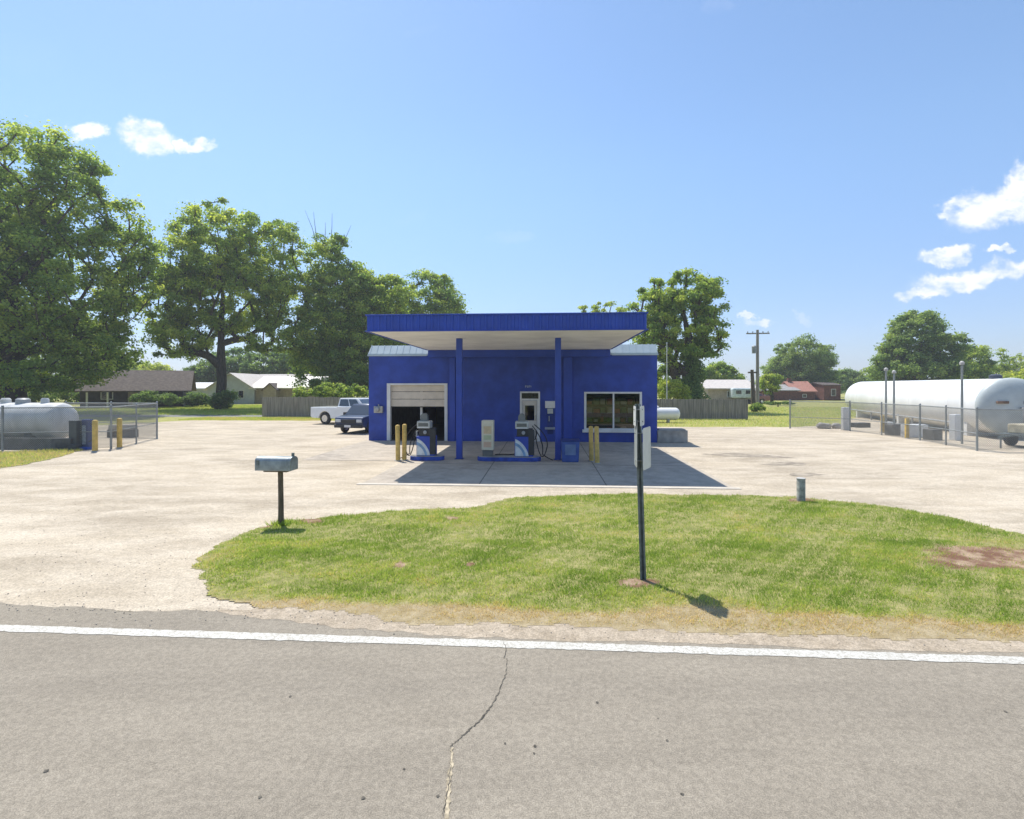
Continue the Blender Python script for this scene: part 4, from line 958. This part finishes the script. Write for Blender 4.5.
house('carport', 'low white roofed carport left of the second tree trunk', -47.5, 79, R(2), 6, 5, 2.2, .7, SIDING, WHITE, 'x', .6, cat='carport')
house('house', 'low house with long near white roof behind the board fence', -31.8, 76, R(0), 9.0, 8, 2.3, 1.5, TANWALL, mat('near_white_roof', (.78, .74, .66), .7, var=.05), 'x', .5, [(-2, 1, .8, .9)])
house('shed', 'small tan gabled shed between the fence and the near white roof', -33.6, 72, R(0), 1.8, 2, 2.0, .8, TANWALL, SHINGLE, 'y', .15, cat='shed')
house('house', 'house with pale hipped roof behind the right ivy covered tree', 31.2, 76, R(-4), 6.2, 7, 2.2, 1.1, TANWALL, SHINGLEL, 'x', .5, [(0, .9, 1, .9)])
house('house', 'low brick house with tan roof behind the utility pole', 45.6, 92, R(0), 7.5, 7, 1.75, .9, BRICK, SHINGLEG, 'x', .4, [(-1.5, .7, .9, .8)])
house('house', 'brick house with faded red roof right of the utility pole', 51.0, 92, R(-3), 3.6, 6, 1.6, 1.6, BRICK, REDROOF, 'x', .3, [(0, .5, .7, .6)], chim=-1.2)
house('house', 'dark red brick wing next to the faded red roof', 55.2, 91, R(-3), 2.8, 6, 2.6, .4, BRICK, SHINGLE, 'x', .2, [(.2, .8, .8, 1.2)])

# ------------------------------------------------------------------ vehicles
def vehicle(name, label, cat, loc, rz, prof, L, W, cab, glassm, paint, r=.36, wx=(1.2, 4.2), side_wins=(), lights=True, grille=True):
    """side profile prof in (x, z), x=0 is the nose; lower body pushed to width W; cab (x0,x1,x0t,x1t,z0,z1) a tapered glasshouse"""
    t = thing(name, label, cat, loc, rz)
    lower = []
    zb0 = .34
    for (x, z) in prof: lower.append((x, z))
    # underside with wheel arches, from tail to nose
    for c in sorted(wx, reverse=True):
        for k in range(9): th = PI * k / 8; lower.append((c + (r + .07) * math.cos(th), max(zb0, r + (r + .07) * math.sin(th) - .0)))
    h = W / 2
    b = MB(); M = Matrix.Translation((-L / 2, 0, 0)); b.prism(lower, -h, h, M); b.build('body', paint, t, bevel=.06, smooth=True)
    x0, x1, x0t, x1t, z0, z1 = cab; i0, i1 = h - .06, h - .2
    cb = MB().add([(x0 - L / 2, -i0, z0), (x1 - L / 2, -i0, z0), (x1 - L / 2, i0, z0), (x0 - L / 2, i0, z0), (x0t - L / 2, -i1, z1), (x1t - L / 2, -i1, z1), (x1t - L / 2, i1, z1), (x0t - L / 2, i1, z1)], [(0, 3, 2, 1), (4, 5, 6, 7), (0, 1, 5, 4), (1, 2, 6, 5), (2, 3, 7, 6), (3, 0, 4, 7)])
    cb.build('cab', paint, t, bevel=.05, smooth=True)
    def lerp(a, b, q): return a + (b - a) * q
    def quad_on(xa, xb, q0, q1, sgn, off=.012):
        vs = []
        for (xx, q) in ((xa, q0), (xb, q0), (xb, q1), (xa, q1)):
            X0, X1 = lerp(x0, x0t, q), lerp(x1, x1t, q); vs.append((lerp(X0, X1, xx) - L / 2, sgn * (lerp(i0, i1, q) + off), lerp(z0, z1, q)))
        vs2 = [(x, y - sgn * .02, z) for x, y, z in vs]
        return vs + vs2
    FQ = [(0, 1, 2, 3), (7, 6, 5, 4), (0, 4, 5, 1), (1, 5, 6, 2), (2, 6, 7, 3), (3, 7, 4, 0)]
    for sgn in (-1, 1):
        for (a, b_) in side_wins: MB().add(quad_on(a, b_, .14, .86, sgn), FQ).build('side_window', glassm, t)
    for (xb_, xt, nm, s_) in ((x0, x0t, 'windscreen', -1), (x1, x1t, 'rear_window', 1)):
        vs = []
        for (q, sg) in ((.1, -1), (.1, 1), (.88, 1), (.88, -1)): vs.append((lerp(xb_, xt, q) - L / 2 + s_ * .014, sg * (lerp(i0, i1, q) - .07), lerp(z0, z1, q)))
        MB().add(vs + [(x - s_ * .02, y, z) for x, y, z in vs], FQ).build(nm, glassm, t)
    for c in wx:
        for sgn in (-1, 1):
            Mw = Matrix.Translation((c - L / 2, sgn * (h - .12), r)) @ Matrix.Rotation(R(90), 4, 'Z')
            wh = MB().lathe([(-.11, r * .6), (-.11, r * .93), (-.07, r), (.07, r), (.11, r * .93), (.11, r * .6)], Mw, 24).build('wheel', BLACK, t, smooth=True)
            MB().lathe([(-.115, r * .22), (-.118, r * .58), (.118, r * .58), (.115, r * .22)], Mw, 16).build('rim', CHROME, wh, smooth=True)
    zn = prof[1][1]
    for sgn in (-1, 1):
        MB().box(-L / 2 - .03, -L / 2 + .12, sgn * (h - .25) - .17, sgn * (h - .25) + .17, zn - .22, zn - .05).build('headlight', LAMP, t, bevel=.02)
        MB().box(L / 2 - .1, L / 2 + .02, sgn * (h - .14) - .08, sgn * (h - .14) + .08, .75, 1.0).build('tail_light', RED, t, bevel=.02)
        xm = lerp(x0, x0t, .2) + .15; MB().box(xm - L / 2, xm - L / 2 + .14, sgn * (h + .09) - .1, sgn * (h + .09) + .1, z0 + .02, z0 + .2).build('mirror', DARK, t, bevel=.03)
    gr = MB().box(-L / 2 - .035, -L / 2 + .06, -h + .48, h - .48, zn - .28, zn - .06).build('grille', DARK, t, bevel=.01)
    MB().box(-L / 2 - .10, -L / 2 + .1, -h + .03, h - .03, .36, .56).build('bumper', DARK if paint is CARB else CHROME, t, bevel=.03)
    MB().box(-L / 2 - .125, -L / 2 - .105, -.2, .2, .40, .53).build('number_plate', WHITE, t)
    return t
# pickup: nose to the right
PL = 5.7
pprof = [(0, .45), (0, 1.06), (.15, 1.13), (1.55, 1.19), (3.55, 1.19), (3.6, 1.12), (5.68, 1.12), (5.7, .52), (5.6, .42)]
t = vehicle('pickup_truck', 'white pickup truck parked side on beyond the dark car', 'pickup', (-10.25, 33.6, .004), R(160), pprof, PL, 1.95, (1.5, 3.6, 2.15, 3.5, 1.13, 1.72), CARGLASS, CARW, .39, (1.0, 4.55), ((.12, .5), (.55, .93)))
SPROF = [(0, .42), (0, .90), (.12, .98), (1.15, 1.08), (4.35, 1.10), (4.5, 1.0), (4.5, .5), (4.4, .4)]
t = vehicle('parked_car', 'dark slate car with big windscreen parked nose out beside the building', 'car', (-7.95, 28.9, .004), R(75), SPROF, 4.5, 1.86, (.85, 4.35, 1.6, 4.05, 1.0, 1.68), CARGLASS, CARB, .34, (.9, 3.6), ((.1, .38), (.42, .68), (.72, .94)))
t.scale = (.9, .9, .9); t.location = (-7.95, 28.5, .004)
t = vehicle('parked_car', 'small maroon car far away beside the dark pole', 'car', (34.5, 74, .0), R(0), SPROF, 4.2, 1.8, (.95, 3.9, 1.5, 3.3, 1.0, 1.4), CARGLASS, CARR, .32, (.8, 3.3), ((.1, .45), (.5, .9)))
# pale camper far right
t = thing('camper', 'pale blue and white camper parked between the ivy tree and the pole', 'camper', (32.2, 72, 0), R(-5))
MB().box(-1.5, 1.5, -1, 1, .8, 2.2).build('body', mat('camper_paint', (.60, .68, .70), .4), t, bevel=.2)
MB().box(-1.0, -.3, -1.02, -1.001, 1.4, 1.9).build('window', DARKGLASS, t); MB().box(.3, .9, -1.02, -1.001, 1.4, 1.9).build('window', DARKGLASS, t)
for q in (-.7, .7): MB().lathe([(-.1, .3), (.1, .3)], Matrix.Translation((q, -.9, .35)) @ Matrix.Rotation(R(90), 4, 'Z'), 14).build('wheel', BLACK, t)

# ------------------------------------------------------------------ trees
def tree(label, D, tpx, blobs, trad, nclump, nleaf, lsize, m, seed, tint0=.5, cat='tree', fork=.35, group=None, csize=1.0, vines=None, name='tree', twigs=None, sparse=1.0, depth=.9, trunk_top=None):
    """blobs (px, py, rx, ry) as seen at distance D, turned into round lobes standing at that distance"""
    r_ = np.random.default_rng(seed); s_ = D / F
    nclump = int(nclump * 2.3); nleaf = int(nleaf * 1.75); csize *= .72; lsize *= .80
    tx = (tpx - 512) * s_
    lobes = [((px - 512) * s_ - tx, CH + (HOR - py) * s_, rx * s_, ry * s_) for px, py, rx, ry in blobs]
    top = max(z + rz for x, z, rx, rz in lobes); low = min(z - rz for x, z, rx, rz in lobes)
    t = thing(name, label, cat, (tx, D, 0), 0, group)
    vol = np.array([rx * rx * rz for x, z, rx, rz in lobes]) ** .8; cnt = np.maximum(3, (vol / vol.sum() * nclump)).astype(int)
    CC = []
    for li, ((x, z, rx, rz), n) in enumerate(zip(lobes, cnt)):
        d = r_.normal(size=(n, 3)); d /= np.linalg.norm(d, axis=1, keepdims=True); rr = r_.uniform(.35, 1, n) ** .5
        oy = r_.uniform(-.3, .3) * rx
        rx, rz = rx * 1.04, rz * 1.04
        CC.append(np.stack([x + d[:, 0] * rx * rr, oy + d[:, 1] * rx * rr * depth, z + d[:, 2] * rz * rr], 1))
    CC = np.concatenate(CC); CC[:, 2] = np.maximum(CC[:, 2], .35)
    # skeleton
    h0 = trunk_top or max(1.5, min(top * fork, low + (top - low) * .3)); cxm_ = np.average([l[0] for l in lobes], weights=vol)
    nodes = [Vector((0, 0, 0)), Vector((0, 0, h0 * .35)), Vector((.02 * h0, 0, h0 * .7)), Vector((.0, .0, h0))]; par = [-1, 0, 1, 2]
    zt_ = h0 + (top - h0) * .55
    for k in range(1, 5): nodes.append(Vector((cxm_ * .6 * k / 4 + r_.normal() * .15, r_.normal() * .2, h0 + (zt_ - h0) * k / 4))); par.append(len(nodes) - 2)
    order = np.argsort(np.linalg.norm(CC - np.array([0, 0, h0]), axis=1)); base = 2
    NA = [np.array(n) for n in nodes]
    for i in order:
        c = CC[i]; arr = np.array(NA[base:]); dv = c - arr; dist = np.linalg.norm(dv, axis=1) + np.where(dv[:, 2] < 0, -dv[:, 2] * 1.3, 0) + .55 * np.maximum(0, np.hypot(dv[:, 0], dv[:, 1]) - 1.1 * dv[:, 2])
        j = int(np.argmin(dist)) + base; L = np.linalg.norm(c - NA[j]); ns = max(1, min(4, int(L / (1.2 * csize + .3)))); prev = j
        for k in range(1, ns + 1):
            q = k / ns; p = NA[j] + (c - NA[j]) * q; p = p + np.array([r_.normal() * .09 * L * (q < 1), r_.normal() * .09 * L * (q < 1), .10 * L * math.sin(PI * q)])
            NA.append(p); par.append(prev); prev = len(NA) - 1
    n = len(NA); ch = np.zeros(n); 
    for i in range(n - 1, 0, -1):
        if ch[i] == 0: ch[i] = 1
        ch[par[i]] += ch[i]
    ch[0] = ch[1]; rad = trad * (ch / ch[1]) ** .46; rad = np.maximum(rad, .012 * s_ * 10 * .35)
    fl = [1.45, 1.05, 1.0]
    for i in range(3): rad[i] = trad * fl[i]
    for i, q in zip(range(3, 8), (.95, .72, .58, .42, .28)): rad[i] = max(rad[i], trad * q)
    b = MB()
    for i in range(1, n):
        p, q = Vector(NA[par[i]]), Vector(NA[i]); k = 10 if rad[i] > trad * .4 else (6 if rad[i] > .06 else 4)
        ra = rad[par[i]] if par[i] < 3 or rad[par[i]] < rad[i] * 1.5 else rad[i] * 1.25
        if (q - p).length > 1e-4: b.tube([p - (q - p).normalized() * rad[i] * .3, q], [ra, rad[i]], k, caps=False)
    if twigs:
        for (px0_, py0_, px1_, py1_) in twigs:
            a = Vector(((px0_ - 512) * s_ - tx, 0, CH + (HOR - py0_) * s_)); q = Vector(((px1_ - 512) * s_ - tx, r_.normal() * .3, CH + (HOR - py1_) * s_)); mid = (a + q) / 2 + Vector((r_.normal() * .15, 0, 0)); b.tube([a, mid, q], [.04, .028, .012], 5, caps=False)
    b.build('trunk', BARK, t, smooth=True)
    # leaves
    per = max(4, nleaf // len(CC)); cs = csize
    ctr = np.repeat(CC, per, 0); N = len(ctr)
    d = r_.normal(size=(N, 3)); d /= np.linalg.norm(d, axis=1, keepdims=True); rr = r_.uniform(0, 1, N) ** .45
    csz = np.repeat(r_.uniform(.6, 1.25, len(CC)), per)[:, None] * cs
    rr = np.where(r_.random(N) < .30, rr * r_.uniform(1.0, 1.9, N), rr)
    off_ = d * rr[:, None] * csz * np.array([1.0, 1.0, .62])
    P_ = ctr + off_; P_[:, 2] -= (np.abs(off_[:, 0]) * .15)
    nrm = d * .5 + r_.normal(size=(N, 3)) * .55 + np.array([0, 0, .5])
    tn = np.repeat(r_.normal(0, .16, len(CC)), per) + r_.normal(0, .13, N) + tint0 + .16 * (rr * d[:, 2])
    S = r_.uniform(.65, 1.3, N) * lsize
    k = P_[:, 2] > .15
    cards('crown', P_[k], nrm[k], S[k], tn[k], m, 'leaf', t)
    if vines:
        (r0, zt2, nn_) = vines; th = r_.uniform(0, 2 * PI, nn_); z = r_.uniform(0, zt2, nn_); rv = (r0 * (1 - .45 * z / zt2)) * r_.uniform(.55, 1.1, nn_) * (1 + .25 * np.sin(z * 2.1 + th))
        Pv = np.stack([rv * np.cos(th), rv * np.sin(th), z], 1); cards('ivy', Pv, np.stack([np.cos(th), np.sin(th), np.full(nn_, .3)], 1) + r_.normal(size=(nn_, 3)) * .4, r_.uniform(.6, 1.2, nn_) * lsize, r_.normal(.35, .15, nn_), LEAFD, 'leaf', t)
    return t
tree('huge dark green tree leaning in at the left edge', 46, 12, [(-50, 225, 85, 100), (30, 180, 58, 58), (75, 205, 34, 55), (-20, 290, 85, 75), (60, 285, 72, 70), (118, 262, 32, 50), (120, 222, 20, 30), (88, 165, 18, 22), (140, 250, 18, 34), (30, 345, 72, 45), (95, 345, 40, 32), (-70, 330, 60, 70), (50, 374, 50, 16), (108, 360, 26, 14)], .85, 620, 100000, .36, LEAF, 1, .50, fork=.3, csize=1.35)
tree('big broad tree with forked dark trunk left of the white houses', 55, 221, [(222, 245, 44, 44), (188, 262, 38, 40), (262, 256, 38, 42), (225, 295, 62, 36), (165, 300, 26, 40), (285, 300, 24, 38), (175, 340, 26, 20), (272, 338, 30, 16), (200, 330, 30, 22)], .50, 320, 62000, .34, LEAF, 2, .60, csize=1.1, trunk_top=4.6)
tree('tall narrow tree with bare dead twigs on top left of the station', 58, 347, [(345, 320, 40, 50), (375, 340, 34, 50), (326, 262, 20, 26), (340, 292, 32, 34), (325, 335, 30, 40), (368, 300, 30, 30), (358, 345, 36, 44), (318, 368, 26, 22), (388, 300, 22, 26), (345, 240, 12, 8)], .5, 380, 75000, .33, LEAF, 3, .54, csize=1.05, twigs=[(317, 245, 307, 212), (317, 240, 316, 214), (331, 240, 333, 214), (340, 246, 352, 226), (324, 244, 325, 222)])
tree('round topped tree rising behind the left half of the canopy', 68, 428, [(428, 306, 32, 34), (402, 312, 26, 30), (448, 320, 22, 26), (390, 330, 30, 30), (425, 350, 36, 36)], .5, 170, 32000, .38, LEAF, 4, .52, csize=1.2)
tree('large tree with ivy covered trunk right of the station', 50, 692, [(682, 294, 36, 24), (655, 308, 22, 22), (708, 300, 18, 28), (680, 325, 36, 26), (712, 335, 14, 22), (655, 345, 20, 32), (690, 350, 18, 14), (668, 372, 16, 18)], .6, 135, 28000, .30, LEAF, 5, .54, csize=.85, vines=(1.5, 5.8, 6000), trunk_top=5.0)
tree('tree top just showing above the canopy roof', 72, 600, [(582, 312, 8, 9), (607, 310, 18, 8), (600, 330, 26, 16)], .3, 40, 6000, .3, LEAFY, 6, .5, csize=.7)
tree('rounded dense tree right of the utility pole', 99, 800, [(800, 360, 27, 24), (800, 372, 34, 20), (782, 374, 18, 18), (820, 370, 16, 20), (770, 384, 12, 10), (798, 386, 34, 12)], .5, 260, 42000, .40, LEAFD, 7, .62, csize=1.25)
tree('big rounded tree behind the large white tank', 74, 922, [(920, 338, 30, 27), (903, 358, 22, 18), (942, 350, 20, 24), (922, 370, 42, 14)], .55, 200, 38000, .40, LEAFD, 8, .6, csize=1.2)
tree('smaller tree between the big rounded tree and the right edge', 78, 975, [(974, 362, 15, 15), (968, 375, 20, 12)], .3, 60, 11000, .36, LEAF, 9, .55, csize=1.0)
tree('thin pale leaved tree near the right edge', 84, 1004, [(1003, 360, 14, 14), (1016, 368, 14, 12), (1000, 376, 18, 8), (1040, 362, 18, 22)], .3, 60, 8000, .30, LEAFY, 10, .35, csize=.9)
tree('bright low tree at the right edge behind the big tank', 62, 1022, [(1022, 378, 10, 9), (1040, 376, 14, 12)], .25, 34, 6000, .32, LEAFY, 11, .7, csize=.8)
tree('small round tree behind the pale roofed house on the right', 80, 722, [(720, 374, 16, 11), (733, 380, 10, 8), (708, 378, 10, 9)], .3, 60, 11000, .34, LEAF, 12, .45, csize=.9)
tree('light green bushy tree at the foot of the utility pole', 68, 772, [(768, 384, 9, 9), (776, 380, 6, 7)], .2, 26, 4500, .28, LEAFY, 13, .45, csize=.6)
tree('broad dark tree line tree behind the near white roof', 104, 320, [(312, 362, 30, 22), (345, 366, 20, 18), (285, 370, 20, 14)], .4, 90, 14000, .45, LEAFD, 15, .3, csize=1.2)
tree('dark tree beyond the second trunk, above the carport roof', 98, 240, [(235, 366, 26, 18), (212, 372, 16, 12)], .4, 70, 12000, .45, LEAFD, 16, .3, csize=1.2)
tree('shaded tree behind the dark roofed house at far left', 74, 80, [(62, 374, 30, 20), (100, 366, 24, 15), (128, 378, 16, 10)], .4, 90, 16000, .40, LEAFD, 14, .35, csize=1.1)
# second rank
for i, (px, py, rx, ry, D, m, tn, lab) in enumerate([(118, 372, 16, 14, 92, LEAFY, .35, 'pale green distant tree above the dark house roof'), (150, 372, 18, 9, 100, LEAFY, .65, 'low yellow green distant tree in the gap between the two left trees'),
        (262, 368, 30, 15, 96, LEAFD, .4, 'dark distant tree above the pale gabled house'), (300, 362, 26, 20, 98, LEAFD, .45, 'dark distant tree above the near white roof'), (196, 378, 16, 12, 95, LEAFD, .4, 'dark distant tree left of the second trunk'),
        (850, 379, 14, 9, 110, LEAFD, .45, 'dark low tree between the rounded tree and the white tank'), (866, 381, 12, 5, 120, LEAFD, .5, 'very small distant tree at the far end of the white tank')]):
    tree(lab, D, px, [(px, py, rx, ry), (px - rx * .5, py + ry * .5, rx * .7, ry * .7), (px + rx * .6, py + ry * .4, rx * .6, ry * .7)], .3, 70, 9000, .5, m, 30 + i, tn, csize=1.2, group='distant trees behind the houses')
def bush(label, D, px, blobs, m, seed, tn, nl=5000, ls=.2, cs=.5, group=None):
    return tree(label, D, px, blobs, .06, 50, nl, ls, m, seed, tn, cat='bush', csize=cs, name='bush', group=group, trunk_top=.3)
bush('dark bush under the huge left tree, leftmost', 58, 40, [(20, 392, 30, 14), (60, 390, 25, 13)], LEAFD, 50, .5, 9000, .26, .8)
bush('rounded green bush in front of the dark house', 57, 148, [(148, 398, 14, 7), (165, 399, 12, 5)], LEAFD, 51, .25)
bush('green bush by the corner of the second tree trunk', 60, 192, [(196, 399, 12, 6)], LEAFD, 52, .2)
bush('dark shrub round the foot of the second tree trunk', 54, 221, [(222, 402, 10, 9), (228, 396, 8, 6)], LEAFD, 53, .35, 4000)
bush('leafy hedge showing above the board fence behind the pickup', 44, 335, [(302, 393, 12, 5), (330, 391, 18, 7), (352, 391, 16, 8)], LEAF, 54, .5, 9000, .2, .4)
bush('bright yellow green bush behind the right board fence', 47, 668, [(668, 389, 12, 10), (682, 393, 8, 7)], LEAFY, 55, .65, 5000, .2, .5)
bush('low dark hedge far off in front of the brick house', 62, 778, [(770, 403, 8, 1.6), (786, 403, 8, 1.6)], LEAFD, 56, .3, 3000, .14, .16)
bush('small shrub at the foot of the dark pole', 49.5, 757, [(757, 408, 6, 4)], LEAF, 57, .4, 2500, .18, .35)
bush('undergrowth at foot of the narrow tree behind the fence', 56, 352, [(345, 384, 30, 12), (375, 380, 20, 16)], LEAFD, 58, .4, 8000, .26, .8)
# far woods on the horizon, plus unseen trees added behind the camera
r_ = np.random.default_rng(77); n = 60000; th = r_.uniform(-1.15, 1.15, n); dd = r_.uniform(190, 240, n); hh = 4.5 + 2.2 * noise2(th * 30, th * 11, 1, 9) + 1.5 * noise2(th * 120, th * 55, 1, 19)
bk = r_.random(n) < .25; th = np.where(bk, PI + th * .55, th); dd = np.where(bk, dd * .22, dd)  # some cards moved behind the camera, unseen, to darken the window reflection
C_ = np.stack([dd * np.sin(th), dd * np.cos(th), r_.uniform(0, 1, n) ** .8 * np.maximum(hh, 1.5)], 1)
tag(cards('distant_woods', C_, r_.normal(size=(n, 3)) + np.array([0, -.4, .5]), r_.uniform(.8, 1.8, n), r_.normal(.45, .15, n), LEAFD, 'leaf'), 'low line of far off woods along the horizon, and unseen trees added behind the camera', 'woods', kind='stuff')

# thin summer haze: one closed box of even air round the whole scene
hz_ = MB().box(-700, 700, -200, 900, -1, 45).build('haze', bpy.data.materials.new('haze_air')); tag(hz_, kind='stuff')
hm = hz_.data.materials[0]; hm.use_nodes = True; g = NT(hm.node_tree); g.n.clear()
o_ = g.node('ShaderNodeOutputMaterial'); pv = g.node('ShaderNodeVolumePrincipled'); pv.inputs['Density'].default_value = .0009; pv.inputs['Color'].default_value = (.93, .96, 1, 1); pv.inputs['Anisotropy'].default_value = .2
g.link(pv.outputs[0], o_.inputs['Volume'])
